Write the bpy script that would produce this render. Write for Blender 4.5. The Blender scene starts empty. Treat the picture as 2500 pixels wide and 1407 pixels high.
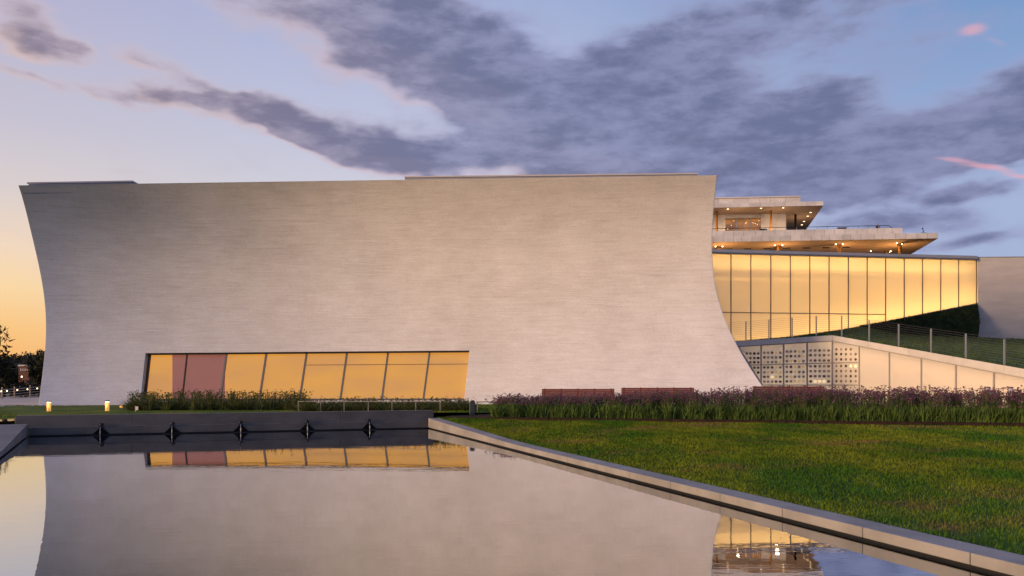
import bpy, bmesh, math, random
import numpy as np
from mathutils import Vector
random.seed(7); rng = np.random.default_rng(7)
R = math.radians
scene = bpy.context.scene
COL = scene.collection

# ------------------------------------------------------------------ camera
F, CX, YH, H = 1944.4, 1250.0, 920.0, 1.7        # focal length / horizon in photograph pixels, eye height above the water
cd = bpy.data.cameras.new('camera'); cam = bpy.data.objects.new('camera', cd); COL.objects.link(cam)
cam.location = (0, 0, H); cam.rotation_euler = (R(90), 0, 0)
cd.sensor_width = 36; cd.lens = 28.0; cd.shift_y = (YH - 703.5) / 2500.0
cd.clip_start = 0.1; cd.clip_end = 6000
scene.camera = cam

# ------------------------------------------------------------------ sky
def lin(c):
    return tuple(((v/255.0)/12.92 if v/255.0 <= 0.04045 else (((v/255.0)+0.055)/1.055)**2.4) for v in c)
world = bpy.data.worlds.new('World'); scene.world = world; world.use_nodes = True
nt = world.node_tree; nt.nodes.clear()
def N(tree, typ, **kw):
    n = tree.nodes.new(typ)
    for k, v in kw.items(): setattr(n, k, v)
    return n
def L(tree, a, b): tree.links.new(a, b)
class X:                                            # tiny expression wrapper for scalar sockets
    tree = nt
    def __init__(s, sock): s.s = sock
    @staticmethod
    def op(op, *args, clamp=False):
        n = N(X.tree, 'ShaderNodeMath', operation=op, use_clamp=clamp)
        for i, a in enumerate(args):
            if isinstance(a, X): L(X.tree, a.s, n.inputs[i])
            else: n.inputs[i].default_value = a
        return X(n.outputs[0])
    def __add__(s, o): return X.op('ADD', s, o)
    __radd__ = __add__
    def __sub__(s, o): return X.op('SUBTRACT', s, o)
    def __rsub__(s, o): return X.op('SUBTRACT', o, s)
    def __mul__(s, o): return X.op('MULTIPLY', s, o)
    __rmul__ = __mul__
    def __truediv__(s, o): return X.op('DIVIDE', s, o)
def smooth(x, a, b, o0=0.0, o1=1.0):
    n = N(X.tree, 'ShaderNodeMapRange', interpolation_type='SMOOTHSTEP')
    L(X.tree, x.s, n.inputs['Value'])
    n.inputs['From Min'].default_value = a; n.inputs['From Max'].default_value = b
    n.inputs['To Min'].default_value = o0; n.inputs['To Max'].default_value = o1
    return X(n.outputs[0])
def ramp(x, stops, interp='LINEAR'):
    n = N(X.tree, 'ShaderNodeValToRGB'); cr = n.color_ramp; cr.interpolation = interp
    while len(cr.elements) < len(stops): cr.elements.new(0.5)
    for e, (p, c) in zip(cr.elements, stops): e.position = p; e.color = (*lin(c), 1)
    L(X.tree, x.s, n.inputs[0]); return n.outputs[0]
def mixc(f, a, b):
    n = N(X.tree, 'ShaderNodeMix', data_type='RGBA')
    if isinstance(f, X): L(X.tree, f.s, n.inputs[0])
    else: n.inputs[0].default_value = f
    for i, c in ((6, a), (7, b)):
        if isinstance(c, tuple): n.inputs[i].default_value = (*c, 1)
        else: L(X.tree, c, n.inputs[i])
    return n.outputs[2]
def noise(vec, scale, detail=6, rough=0.55, out=0, dist=0.0):
    n = N(X.tree, 'ShaderNodeTexNoise'); L(X.tree, vec, n.inputs['Vector'])
    n.inputs['Scale'].default_value = scale; n.inputs['Detail'].default_value = detail
    n.inputs['Roughness'].default_value = rough; n.inputs['Distortion'].default_value = dist
    return n.outputs[out]
def mapping(vec, scale, loc=(0, 0, 0), rot=(0, 0, 0), typ='POINT'):
    n = N(X.tree, 'ShaderNodeMapping', vector_type=typ); L(X.tree, vec, n.inputs[0])
    n.inputs['Location'].default_value = loc; n.inputs['Rotation'].default_value = rot; n.inputs['Scale'].default_value = scale
    return n.outputs[0]

tc = N(nt, 'ShaderNodeTexCoord'); dirv = tc.outputs['Generated']
sep = N(nt, 'ShaderNodeSeparateXYZ'); L(nt, dirv, sep.inputs[0])
dx, dy, dz = X(sep.outputs[0]), X(sep.outputs[1]), X(sep.outputs[2])
SUN_AZ = R(-115)                                    # measured from +Y towards +X: low in the west, out of frame on the left
hl = X.op('SQRT', dx*dx + dy*dy + 1e-5)
GLOW_AZ = R(-85)                                    # middle of the western glow
s_sun = (dx*math.sin(GLOW_AZ) + dy*math.cos(GLOW_AZ)) / hl
warm = smooth(s_sun, -0.17, 0.86)
z_up = X.op('MAXIMUM', dz, 0.0)
sun_side = ramp(z_up, [(0.0, (248, 176, 94)), (0.05, (252, 198, 124)), (0.095, (252, 216, 162)), (0.135, (244, 217, 188)),
                       (0.20, (218, 207, 206)), (0.27, (198, 194, 210)), (0.40, (180, 178, 208)), (0.75, (128, 142, 190)), (1.0, (112, 130, 184))])
far_side = ramp(z_up, [(0.0, (156, 164, 200)), (0.10, (166, 180, 212)), (0.20, (164, 182, 216)), (0.30, (142, 168, 210)),
                       (0.42, (112, 148, 196)), (0.75, (92, 124, 182)), (1.0, (84, 114, 174))])
mid_side = ramp(z_up, [(0.0, (222, 204, 198)), (0.10, (214, 206, 212)), (0.22, (207, 206, 219)), (0.33, (186, 192, 220)),
                       (0.43, (164, 178, 216)), (0.75, (104, 130, 186)), (1.0, (96, 120, 180))])
clear = mixc(smooth(s_sun, -0.45, 0.15), far_side, mid_side)
clear = mixc(smooth(warm, 0.42, 0.92), clear, sun_side)
# --- clouds: soft banks set out by azimuth and elevation, frayed by noise, continuing thinly over the rest of the sky
az = X.op('ARCTAN2', dx, dy); el = X.op('ARCSINE', dz)
nv = mapping(dirv, (1, 1, 2.3), rot=(0, R(5), 0))
w1 = N(nt, 'ShaderNodeSeparateColor'); L(nt, noise(nv, 4.5, 3, 0.6, 1), w1.inputs[0])
w2 = N(nt, 'ShaderNodeSeparateColor'); L(nt, noise(nv, 17, 2, 0.6, 1), w2.inputs[0])
wa = az + (X(w1.outputs[0]) - 0.5)*0.13 + (X(w2.outputs[0]) - 0.5)*0.055
we = el + (X(w1.outputs[1]) - 0.5)*0.055 + (X(w2.outputs[1]) - 0.5)*0.030
def bank(a, e, px, py, rx, ry, ang, k=1.5):          # (1-r^2)^2 inside a turned ellipse, plus its local axes
    a0 = math.atan((px-CX)/F); e0 = math.atan((YH-py)/F*math.cos(a0)); ca = math.cos(a0); t = R(-ang); sx, sy = k*rx*ca*ca/F, k*ry*ca/F
    c, s_ = math.cos(t), math.sin(t)
    u = X.op('MULTIPLY_ADD', e, s_/sx, X.op('MULTIPLY_ADD', a, c/sx, -(a0*c+e0*s_)/sx))
    v = X.op('MULTIPLY_ADD', e, c/sy, X.op('MULTIPLY_ADD', a, -s_/sy, (a0*s_-e0*c)/sy))
    g = X.op('SUBTRACT', 1.0, X.op('MULTIPLY_ADD', u, u, v*v), clamp=True)
    return g*g, u, v
BANKS = [(930, 70, 300, 130, 10, .95), (1140, 120, 230, 120, 22, .9), (1130, 215, 310, 75, 22, 1.0), (1450, 270, 350, 110, 14, 1.1), (1330, 365, 400, 75, 2, 1.0),
         (1780, 370, 460, 115, 0, 1.05), (1620, 240, 240, 90, 14, .75), (2150, 385, 400, 75, -6, 1.0), (2410, 265, 270, 70, -16, .95), (2500, 340, 250, 55, -6, .8),
         (1680, 120, 270, 115, -14, .46), (1930, 100, 400, 130, -12, .42), (2000, 10, 520, 110, -8, .36), (2190, 160, 260, 75, -14, .42), (1490, 120, 190, 60, -20, .40), (1930, 250, 200, 55, 14, .60),
         (880, 345, 210, 55, 14, 1.0), (1010, 390, 210, 46, 6, .95), (560, 268, 195, 28, 12, .95), (390, 243, 140, 24, 6, .95), (720, 300, 130, 36, 14, .85), (250, 240, 110, 18, 8, .6),
         (40, 88, 130, 58, 10, 1.05), (150, 125, 60, 26, 20, .5), (340, 155, 125, 25, 12, .72), (70, 214, 120, 17, 8, .70),
         (2330, 482, 110, 24, -6, .85), (2060, 470, 300, 62, 4, .9), (2200, 555, 230, 32, 2, .8), (2420, 594, 210, 26, -4, .9), (2460, 372, 150, 22, -8, .7),
         (2620, 140, 220, 70, -14, .6), (600, 20, 190, 60, 0, .35)]
tot = None; lit = None
for b in BANKS:
    g, u_, v_ = bank(wa, we, *b[:5])
    tot = X.op('MULTIPLY_ADD', g, b[5], tot if tot is not None else 0.0)
    if b[0] < 1500:                                  # sunset light reaches the lower western flanks of these banks
        q = X.op('MULTIPLY_ADD', u_, -.35*b[5], v_*(-b[5])); lit = X.op('MULTIPLY_ADD', g, q, lit if lit is not None else 0.0)
flank = smooth(lit, 0.05, 0.34) * smooth(tot, 0.45, 1.0, 1.0, 0.12)
outside = X.op('MAXIMUM', smooth(X.op('ABSOLUTE', az), 0.66, 0.95), smooth(el, 0.50, 0.75))
far_cl = smooth(X(noise(mapping(dirv, (1, 1, 2.0)), 2.2, 2, .5)), 0.47, 0.66) * outside * 0.75
tot = X.op('MINIMUM', tot + far_cl, 1.05)
fb = X(noise(nv, 10, 6, 0.60)); fb2 = X(noise(mapping(dirv, (1, 1, 3.2), (3, 1, 2), (0, R(7), 0)), 23, 4, 0.55))
raw = tot + (fb - 0.5)*1.15 + (fb2 - 0.5)*0.60
dens = smooth(raw, -0.02, 0.90)
core = smooth(raw, 0.30, 1.20)
edge_c = mixc(smooth(warm, 0.05, 0.8), lin((156, 162, 200)), lin((204, 188, 198)))
core_c = mixc(smooth(warm, 0.1, 0.9), lin((106, 113, 148)), lin((132, 121, 142)))
lump = smooth(fb*0.6+fb2*0.4, 0.40, 0.60)
core_c = mixc((1-lump)*0.6, core_c, mixc(smooth(warm, 0.1, .8), lin((140, 144, 180)), lin((166, 155, 174))))
cloud_c = mixc(core, edge_c, core_c)
cloud_c = mixc(flank*(1-core*0.5)*0.8, cloud_c, mixc(smooth(warm, 0.3, .9), lin((214, 186, 194)), lin((226, 190, 172))))
sky = mixc(dens*0.95, clear, cloud_c)
# two small high clouds still catching red light
pa = az + (X(w2.outputs[0]) - 0.5)*0.02; pe = el + (X(w2.outputs[1]) - 0.5)*0.008; pink = None
for b in ((2372, 72, 40, 13, 4, 1.0), (2430, 100, 40, 9, 30, .4), (2330, 392, 60, 6, 12, .9), (2410, 410, 70, 8, 14, 1.1), (2500, 432, 70, 8, 14, 1.0)):
    pink = X.op('MULTIPLY_ADD', bank(pa, pe, *b[:5])[0], b[5], pink if pink is not None else 0.0)
sky = mixc(smooth(pink, 0.05, 1.25)*0.72, sky, lin((232, 172, 186)))
bg = N(nt, 'ShaderNodeBackground'); L(nt, sky, bg.inputs[0]); bg.inputs[1].default_value = 1.0
wo = N(nt, 'ShaderNodeOutputWorld'); L(nt, bg.outputs[0], wo.inputs[0])
world.cycles.sampling_method = 'NONE'

# ------------------------------------------------------------------ sun (low western afterglow, very soft)
sd = bpy.data.lights.new('sun', 'SUN'); sd.energy = 4.1; sd.angle = R(18); sd.color = (1.0, 0.66, 0.37)
sun = bpy.data.objects.new('sun', sd); COL.objects.link(sun)
SUN_EL = R(6)
to_sun = Vector((math.sin(SUN_AZ)*math.cos(SUN_EL), math.cos(SUN_AZ)*math.cos(SUN_EL), math.sin(SUN_EL)))
sun.rotation_euler = (-to_sun).to_track_quat('-Z', 'Y').to_euler(); sun.location = (-30, -8, 20)

vs = scene.view_settings
vs.view_transform = 'Standard'; vs.look = 'None'; vs.exposure = 0.0; vs.gamma = 1.0; vs.use_curve_mapping = False
scene.render.engine = 'CYCLES'
scene.cycles.use_denoising = True
scene.cycles.use_adaptive_sampling = True; scene.cycles.adaptive_threshold = 0.025
scene.cycles.max_bounces = 5; scene.cycles.diffuse_bounces = 2; scene.cycles.glossy_bounces = 3; scene.cycles.transparent_max_bounces = 16
scene.cycles.caustics_reflective = False; scene.cycles.caustics_refractive = False
scene.cycles.sample_clamp_indirect = 6

# ------------------------------------------------------------------ helpers
def P(px, py, d): return Vector(((px-CX)/F*d, d, H-(py-YH)/F*d))
def PZ(px, py, z):
    d = (H-z)*F/(py-YH); return P(px, py, d)
def bw(o):                                          # world position of a top-level object's origin
    while o.parent: o = o.parent
    return o.location.copy()
def link(o, parent=None):
    COL.objects.link(o)
    if parent is not None: o.parent = parent
    return o
def thing(name, loc, label, cat, group=None):
    o = bpy.data.objects.new(name, None); o.location = loc; o.empty_display_size = 0.2; COL.objects.link(o)
    o['label'] = label; o['category'] = cat
    if group: o['group'] = group
    return o
def tag(o, label=None, cat=None, group=None, kind=None):
    for k, v in (('label', label), ('category', cat), ('group', group), ('kind', kind)):
        if v: o[k] = v
    return o
def mesh(name, verts, faces, mat, parent=None, smooth_=False, at=None):
    off = bw(parent) if parent is not None else (Vector(at) if at is not None else Vector((0, 0, 0)))
    me = bpy.data.meshes.new(name); me.from_pydata([tuple(Vector(v)-off) for v in verts], [], faces); me.update()
    if mat: me.materials.append(mat)
    if smooth_: me.polygons.foreach_set('use_smooth', [True]*len(me.polygons))
    o = bpy.data.objects.new(name, me); link(o, parent)
    if at is not None and parent is None: o.location = at
    return o
def fix_normals(o):
    bm = bmesh.new(); bm.from_mesh(o.data); bmesh.ops.recalc_face_normals(bm, faces=bm.faces); bm.to_mesh(o.data); bm.free(); return o
def bevel(o, w, seg=1):
    bm = bmesh.new(); bm.from_mesh(o.data)
    bmesh.ops.bevel(bm, geom=bm.edges[:], offset=w, segments=seg, affect='EDGES'); bm.to_mesh(o.data); bm.free(); return o
def prism(name, poly, vec, mat, parent=None, at=None):
    n = len(poly); vec = Vector(vec); v = [Vector(p) for p in poly]; v += [p+vec for p in v]
    f = [tuple(range(n-1, -1, -1)), tuple(range(n, 2*n))] + [(i, (i+1) % n, (i+1) % n+n, i+n) for i in range(n)]
    return fix_normals(mesh(name, v, f, mat, parent, at=at))
def hexa(name, a, b, mat, parent=None, at=None):    # a, b: two quads joined into a solid
    v = [Vector(p) for p in a]+[Vector(p) for p in b]
    f = [(3, 2, 1, 0), (4, 5, 6, 7), (0, 1, 5, 4), (1, 2, 6, 5), (2, 3, 7, 6), (3, 0, 4, 7)]
    return fix_normals(mesh(name, v, f, mat, parent, at=at))
def bar(name, a, b, w, h, mat, parent=None, up=(0, 0, 1), at=None):
    a, b = Vector(a), Vector(b); d = (b-a).normalized(); up = Vector(up)
    if abs(d.dot(up)) > 0.98: up = Vector((0, 1, 0))
    s = d.cross(up).normalized(); u = s.cross(d).normalized()
    q = [s*(-w/2)+u*(-h/2), s*(w/2)+u*(-h/2), s*(w/2)+u*(h/2), s*(-w/2)+u*(h/2)]
    return hexa(name, [a+k for k in q], [b+k for k in q], mat, parent, at=at)
def tube_data(pts, r, n=6):
    v, f = [], []; pts = [Vector(p) for p in pts]
    for i, p in enumerate(pts):
        d = (pts[min(i+1, len(pts)-1)]-pts[max(i-1, 0)]).normalized(); up = Vector((0, 0, 1)) if abs(d.z) < .95 else Vector((0, 1, 0))
        s = d.cross(up).normalized(); u = s.cross(d); rr = r[i] if isinstance(r, (list, tuple)) else r
        for k in range(n):
            t = 2*math.pi*k/n; v.append(p+(s*math.cos(t)+u*math.sin(t))*rr)
    for i in range(len(pts)-1):
        for k in range(n): f.append((i*n+k, i*n+(k+1) % n, (i+1)*n+(k+1) % n, (i+1)*n+k))
    f.append(tuple(range(n-1, -1, -1))); f.append(tuple((len(pts)-1)*n+k for k in range(n)))
    return v, f
def tube(name, pts, r, mat, parent=None, n=6, sm=True, at=None):
    v, f = tube_data(pts, r, n); return mesh(name, v, f, mat, parent, sm, at=at)
def lathe(name, prof, mat, base, parent=None, n=16, sm=True, at=None):
    v, f = [], []; base = Vector(base)
    for r, z in prof:
        for k in range(n): v.append(base+Vector((r*math.cos(2*math.pi*k/n), r*math.sin(2*math.pi*k/n), z)))
    for i in range(len(prof)-1):
        for k in range(n): f.append((i*n+k, i*n+(k+1) % n, (i+1)*n+(k+1) % n, (i+1)*n+k))
    f.append(tuple(range(n-1, -1, -1))); f.append(tuple((len(prof)-1)*n+k for k in range(n)))
    return mesh(name, v, f, mat, parent, sm, at=at)
def tris(name, V, Fc, mat, parent=None, at=None):    # big numpy triangle soup
    me = bpy.data.meshes.new(name); V = np.asarray(V, dtype=np.float32).reshape(-1, 3); Fc = np.asarray(Fc, dtype=np.int32).reshape(-1, 3)
    if parent is not None: V = V-np.array(bw(parent), dtype=np.float32)
    me.vertices.add(len(V)); me.vertices.foreach_set('co', V.ravel())
    me.loops.add(len(Fc)*3); me.loops.foreach_set('vertex_index', Fc.ravel())
    me.polygons.add(len(Fc)); me.polygons.foreach_set('loop_start', np.arange(0, len(Fc)*3, 3, dtype=np.int32))
    me.update(calc_edges=True)
    for m in (mat if isinstance(mat, list) else [mat]): me.materials.append(m)
    o = bpy.data.objects.new(name, me); return link(o, parent)

# ------------------------------------------------------------------ materials
def mat(name, col, rough=0.6, var=0.0, vscale=(1, 1, 1), bump=0.0, bscale=40.0, spec=0.3, metal=0.0, col2=None, streak=None, rnd=0.0):
    m = bpy.data.materials.new(name); m.use_nodes = True; t = m.node_tree; X.tree = t
    b = t.nodes['Principled BSDF']; b.inputs['Roughness'].default_value = rough
    b.inputs['Specular IOR Level'].default_value = spec; b.inputs['Metallic'].default_value = metal
    tcn = N(t, 'ShaderNodeTexCoord'); ob = tcn.outputs['Object']
    base = tuple(col)
    if var or col2 or rnd:
        c2 = tuple(col2) if col2 else tuple(v*(1-var) for v in col)
        f = smooth(X(noise(mapping(ob, vscale), 1.0, 4, 0.6)), 0.32, 0.68)
        out = mixc(f, base, c2)
        if rnd:
            oi = N(t, 'ShaderNodeObjectInfo')
            out = mixc(X(oi.outputs['Random'])*rnd, out, tuple(v*0.38 for v in col))
        L(t, out, b.inputs['Base Color'])
    else: b.inputs['Base Color'].default_value = (*base, 1)
    if bump:
        bn = N(t, 'ShaderNodeBump'); bn.inputs['Strength'].default_value = bump; bn.inputs['Distance'].default_value = 0.02
        L(t, noise(ob, bscale, 2, 0.6), bn.inputs['Height']); L(t, bn.outputs[0], b.inputs['Normal'])
    return m
def emis(name, col, strength):
    m = bpy.data.materials.new(name); m.use_nodes = True; b = m.node_tree.nodes['Principled BSDF']
    b.inputs['Base Color'].default_value = (*col, 1); b.inputs['Emission Color'].default_value = (*col, 1); b.inputs['Emission Strength'].default_value = strength
    return m

def concrete_facade():
    m = bpy.data.materials.new('board_formed_white_concrete'); m.use_nodes = True; t = m.node_tree; X.tree = t
    b = t.nodes['Principled BSDF']; ob = N(t, 'ShaderNodeTexCoord').outputs['Object']
    big = smooth(X(noise(mapping(ob, (.22, .22, .35)), 1.0, 3, .6)), .3, .7)
    cloud = smooth(X(noise(mapping(ob, (1.1, 1.1, 1.7), (5, 2, 9)), 1.0, 4, .65)), .3, .72)
    stre = X(noise(mapping(ob, (.55, .55, 7.0)), 1.0, 3, .6))
    fine = X(noise(mapping(ob, (.9, .9, 13.0)), 1.0, 2, .75))
    grain = X(noise(mapping(ob, (9, 9, 14)), 1.0, 2, .7))
    dark = smooth(X(noise(mapping(ob, (.38, .38, 14.0), (3, 7, 1)), 1.0, 1, .5)), .63, .75)
    pour = X(noise(mapping(ob, (.33, .33, .04), (1, 4, 2)), 1.0, 1, .5))
    val = 0.83 + big*0.08 + cloud*0.055 + smooth(stre, .3, .7)*0.05 + (fine-0.5)*0.24 + (grain-0.5)*0.26 - dark*0.10 + (smooth(pour, .3, .7)-.5)*.07
    hue = mixc(cloud, (.785, .725, .69), (.80, .75, .73))
    n = N(t, 'ShaderNodeMix', data_type='RGBA', blend_type='MULTIPLY'); n.inputs[0].default_value = 1.0
    L(t, hue, n.inputs[6]); cc = N(t, 'ShaderNodeCombineColor')
    for i in range(3): L(t, val.s, cc.inputs[i])
    L(t, cc.outputs[0], n.inputs[7]); L(t, n.outputs[2], b.inputs['Base Color'])
    b.inputs['Roughness'].default_value = 0.72; b.inputs['Specular IOR Level'].default_value = 0.25
    bn = N(t, 'ShaderNodeBump'); bn.inputs['Strength'].default_value = 0.5; bn.inputs['Distance'].default_value = 0.03
    L(t, fine.s, bn.inputs['Height']); L(t, bn.outputs[0], b.inputs['Normal'])
    return m
M = {}
M['facade'] = concrete_facade()
M['precast'] = mat('pale_precast_concrete', (.62, .57, .52), .7, .12, (1.5, 1.5, 1.5), .2, 60, rnd=.12)
M['roofmetal'] = mat('grey_roof_metal', (.30, .31, .36), .45, .08, (1, 1, 1), 0, metal=.3)
M['greywall'] = mat('lilac_grey_concrete', (.52, .48, .48), .75, .14, (.5, .5, 2.0), .25, 30)
M['granite'] = mat('dark_charcoal_granite', (.125, .112, .108), .6, .30, (1.2, 1.2, 2.5), .15, 70, spec=.35)
M['curbstone'] = mat('light_grey_granite', (.36, .335, .315), .7, .25, (1.3, 1.3, 1.3), .3, 110, rnd=.10)
M['deck'] = mat('grey_stone_paving', (.23, .205, .20), .75, .25, (.8, .8, .8), .2, 80)
M['basin'] = mat('black_pool_basin', (.012, .013, .015), .6, .2)
M['path'] = mat('pale_concrete_path', (.42, .40, .39), .8, .2, (.5, .5, .5), .1, 60)
M['mulch'] = mat('dark_bark_mulch', (.050, .022, .014), .9, .6, (9, 9, 9), .8, 60)
M['frame'] = mat('dark_bronze_frame', (.045, .032, .026), .45)
M['mullion'] = mat('grey_aluminium_mullion', (.20, .175, .17), .45, metal=.4)
M['palemullion'] = mat('pale_grey_mullion', (.36, .33, .31), .5)
M['steel'] = mat('brushed_steel', (.46, .44, .43), .4, metal=.6)
M['whiterail'] = mat('pale_painted_rail', (.27, .25, .23), .5)
M['wood'] = mat('red_brown_hardwood', (.24, .060, .034), .55, .35, (2, 2, 30), .1, 60, rnd=.25)
M['black'] = mat('black_metal', (.012, .012, .013), .4)
M['pedestal'] = mat('dark_green_grey_paint', (.035, .045, .05), .5, .2)
M['marble'] = mat('pale_weathered_marble', (.74, .70, .70), .6, .22, (.5, .5, .9), .1, 20, rnd=.36)
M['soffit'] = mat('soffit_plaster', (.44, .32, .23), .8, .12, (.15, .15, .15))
M['bronze'] = mat('bronze_column', (.42, .20, .05), .45, .2, metal=.3)
M['darkglass'] = mat('dark_glass', (.02, .02, .022), .08, spec=.6)
M['trunk'] = mat('bark', (.045, .032, .024), .9, .4, (6, 6, 6), .5, 30)
M['leafdark'] = mat('dark_foliage', (.020, .027, .012), .7, .6, (3, 3, 3))
M['hillwood'] = mat('hazy_dark_woodland', (.046, .044, .034), .9, .4, (.02, .02, .02))
M['river'] = mat('river_water', (.03, .035, .04), .12, spec=.9)
M['ivy'] = mat('dark_groundcover', (.026, .046, .014), .9, .6, (2.5, 2.5, 2.5), .8, 12)  # green darkened to carry the bank's shade as well as its planting
M['verbena_leaf'] = mat('verbena_foliage', (.125, .190, .034), .75, 0, (2.2, 2.2, 2.2), col2=(.045, .085, .018))
M['verbena_flower'] = mat('purple_flower_heads', (.29, .115, .18), .8, 0, (7, 7, 7), col2=(.15, .06, .075))
M['sedge'] = mat('wispy_grass', (.115, .120, .028), .8, 0, (1.6, 1.6, 1.6), col2=(.045, .058, .014))
def lawn_mat(name, scale=1.0):
    m = bpy.data.materials.new(name); m.use_nodes = True; t = m.node_tree; X.tree = t
    b = t.nodes['Principled BSDF']; b.inputs['Roughness'].default_value = .8; b.inputs['Specular IOR Level'].default_value = .15
    ge = N(t, 'ShaderNodeNewGeometry').outputs['Position']
    a = smooth(X(noise(mapping(ge, (.55, .30, .5)), 1.0, 3, .6)), .36, .64)
    s = smooth(X(noise(mapping(ge, (3.2, 1.6, 1)), 1.0, 3, .65)), .34, .66)
    dry = smooth(X(noise(mapping(ge, (.30, .36, .3), (1.7, 4.4, 0)), 1.0, 4, .6)), .53, .66)
    g = mixc(a, (.050, .140, .007), (.195, .230, .014))
    g = mixc(s*.55, g, (.050, .082, .006))
    g = mixc(dry*.75*(0.45+s*.55), g, (.22, .135, .055))
    n = N(t, 'ShaderNodeMix', data_type='RGBA', blend_type='MULTIPLY'); n.inputs[0].default_value = 1.0
    n.inputs[7].default_value = (scale, scale, scale, 1); L(t, g, n.inputs[6]); L(t, n.outputs[2], b.inputs['Base Color'])
    return m
M['lawn'] = lawn_mat('lawn_turf', .8); M['blade'] = lawn_mat('lawn_blades', 1.0)
def water_mat():
    m = bpy.data.materials.new('still_dark_water'); m.use_nodes = True; t = m.node_tree; t.nodes.clear(); X.tree = t
    out = N(t, 'ShaderNodeOutputMaterial'); gl = N(t, 'ShaderNodeBsdfGlossy'); gl.inputs['Roughness'].default_value = 0.012
    gl.inputs['Color'].default_value = (.90, .93, .98, 1)
    df = N(t, 'ShaderNodeBsdfDiffuse'); df.inputs['Color'].default_value = (.012, .014, .016, 1)
    fr = N(t, 'ShaderNodeFresnel'); fr.inputs['IOR'].default_value = 2.0
    ge = N(t, 'ShaderNodeNewGeometry').outputs['Position']
    bn = N(t, 'ShaderNodeBump'); bn.inputs['Strength'].default_value = 0.028; bn.inputs['Distance'].default_value = 0.05
    h = X(noise(mapping(ge, (.9, 2.6, 1), rot=(0, 0, R(-12))), 1.0, 4, .55)) + X(noise(mapping(ge, (5, 11, 1)), 1.0, 2, .5))*0.10
    L(t, h.s, bn.inputs['Height'])
    for n in (gl, fr): L(t, bn.outputs[0], n.inputs['Normal'])
    mx = N(t, 'ShaderNodeMixShader'); L(t, (X(fr.outputs[0])*0.45+0.55).s, mx.inputs[0]); L(t, df.outputs[0], mx.inputs[1]); L(t, gl.outputs[0], mx.inputs[2])
    L(t, mx.outputs[0], out.inputs[0]); return m
M['water'] = water_mat()
def pane_mat(name, ior=1.5, tint=(1, 1, 1)):
    m = bpy.data.materials.new(name); m.use_nodes = True; t = m.node_tree; t.nodes.clear()
    out = N(t, 'ShaderNodeOutputMaterial'); tr = N(t, 'ShaderNodeBsdfTransparent'); tr.inputs[0].default_value = (*tint, 1)
    gl = N(t, 'ShaderNodeBsdfGlossy'); gl.inputs['Roughness'].default_value = .03
    fr = N(t, 'ShaderNodeFresnel'); fr.inputs['IOR'].default_value = ior
    mx = N(t, 'ShaderNodeMixShader'); L(t, fr.outputs[0], mx.inputs[0]); L(t, tr.outputs[0], mx.inputs[1]); L(t, gl.outputs[0], mx.inputs[2])
    L(t, mx.outputs[0], out.inputs[0]); return m
M['pane'] = pane_mat('clear_window_glass')
def opal_mat(name, tcol, dcol, fac):
    m = bpy.data.materials.new(name); m.use_nodes = True; t = m.node_tree; t.nodes.clear()
    out = N(t, 'ShaderNodeOutputMaterial'); tr = N(t, 'ShaderNodeBsdfTranslucent'); tr.inputs[0].default_value = (*tcol, 1)
    df = N(t, 'ShaderNodeBsdfDiffuse'); df.inputs[0].default_value = (*dcol, 1)
    mx = N(t, 'ShaderNodeMixShader'); mx.inputs[0].default_value = fac
    L(t, df.outputs[0], mx.inputs[1]); L(t, tr.outputs[0], mx.inputs[2])
    gl = N(t, 'ShaderNodeBsdfGlossy'); gl.inputs['Roughness'].default_value = .25
    m2 = N(t, 'ShaderNodeMixShader'); m2.inputs[0].default_value = .04
    L(t, mx.outputs[0], m2.inputs[1]); L(t, gl.outputs[0], m2.inputs[2]); L(t, m2.outputs[0], out.inputs[0]); return m
M['opal'] = opal_mat('opal_channel_glass', (.92, .86, .74), (.62, .58, .54), .62)
M['opalwhite'] = opal_mat('frosted_white_glass', (.92, .88, .82), (.70, .66, .63), .5)
M['inside'] = mat('white_interior_plaster', (.75, .70, .60), .8)
def shade_mat(name, c1, c2, strength):
    m = bpy.data.materials.new(name); m.use_nodes = True; t = m.node_tree; X.tree = t; b = t.nodes['Principled BSDF']
    ob = N(t, 'ShaderNodeTexCoord').outputs['Object']
    f = smooth(X(noise(mapping(ob, (.25, .25, .9)), 1.0, 4, .55)), .3, .7)
    c = mixc(f, c1, c2); L(t, c, b.inputs['Base Color']); L(t, c, b.inputs['Emission Color']); b.inputs['Emission Strength'].default_value = strength
    b.inputs['Roughness'].default_value = .9; return m
M['shade'] = shade_mat('backlit_amber_roller_shade', (.74, .335, .050), (.62, .285, .070), .92)
M['redshade'] = shade_mat('backlit_red_brown_panel', (.34, .120, .070), (.30, .105, .068), .85)
M['lampwarm'] = emis('warm_lamp', (1.0, .74, .40), 3.0)
M['lamphot'] = emis('bright_warm_lamp', (1.0, .80, .48), 6.0)
M['bollardglow'] = emis('bollard_diffuser', (1.0, .50, .13), .55)
def area(name, loc, direction, sx, sy, power, col=(1, .74, .36), xdir=None):
    d = bpy.data.lights.new(name, 'AREA'); d.shape = 'RECTANGLE'; d.size = sx; d.size_y = sy; d.energy = power; d.color = col
    o = bpy.data.objects.new(name, d); COL.objects.link(o); o.location = loc
    x = Vector(xdir if xdir is not None else (1, 0, 0)).normalized(); z = -Vector(direction).normalized(); z = (z-x*z.dot(x)).normalized(); y = z.cross(x)
    from mathutils import Matrix
    o.rotation_euler = Matrix((x, y, z)).transposed().to_euler(); return o
def point(name, loc, power, col=(1, .70, .36), r=.15):
    d = bpy.data.lights.new(name, 'POINT'); d.energy = power; d.color = col; d.shadow_soft_size = r
    o = bpy.data.objects.new(name, d); COL.objects.link(o); o.location = loc; return o

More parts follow.
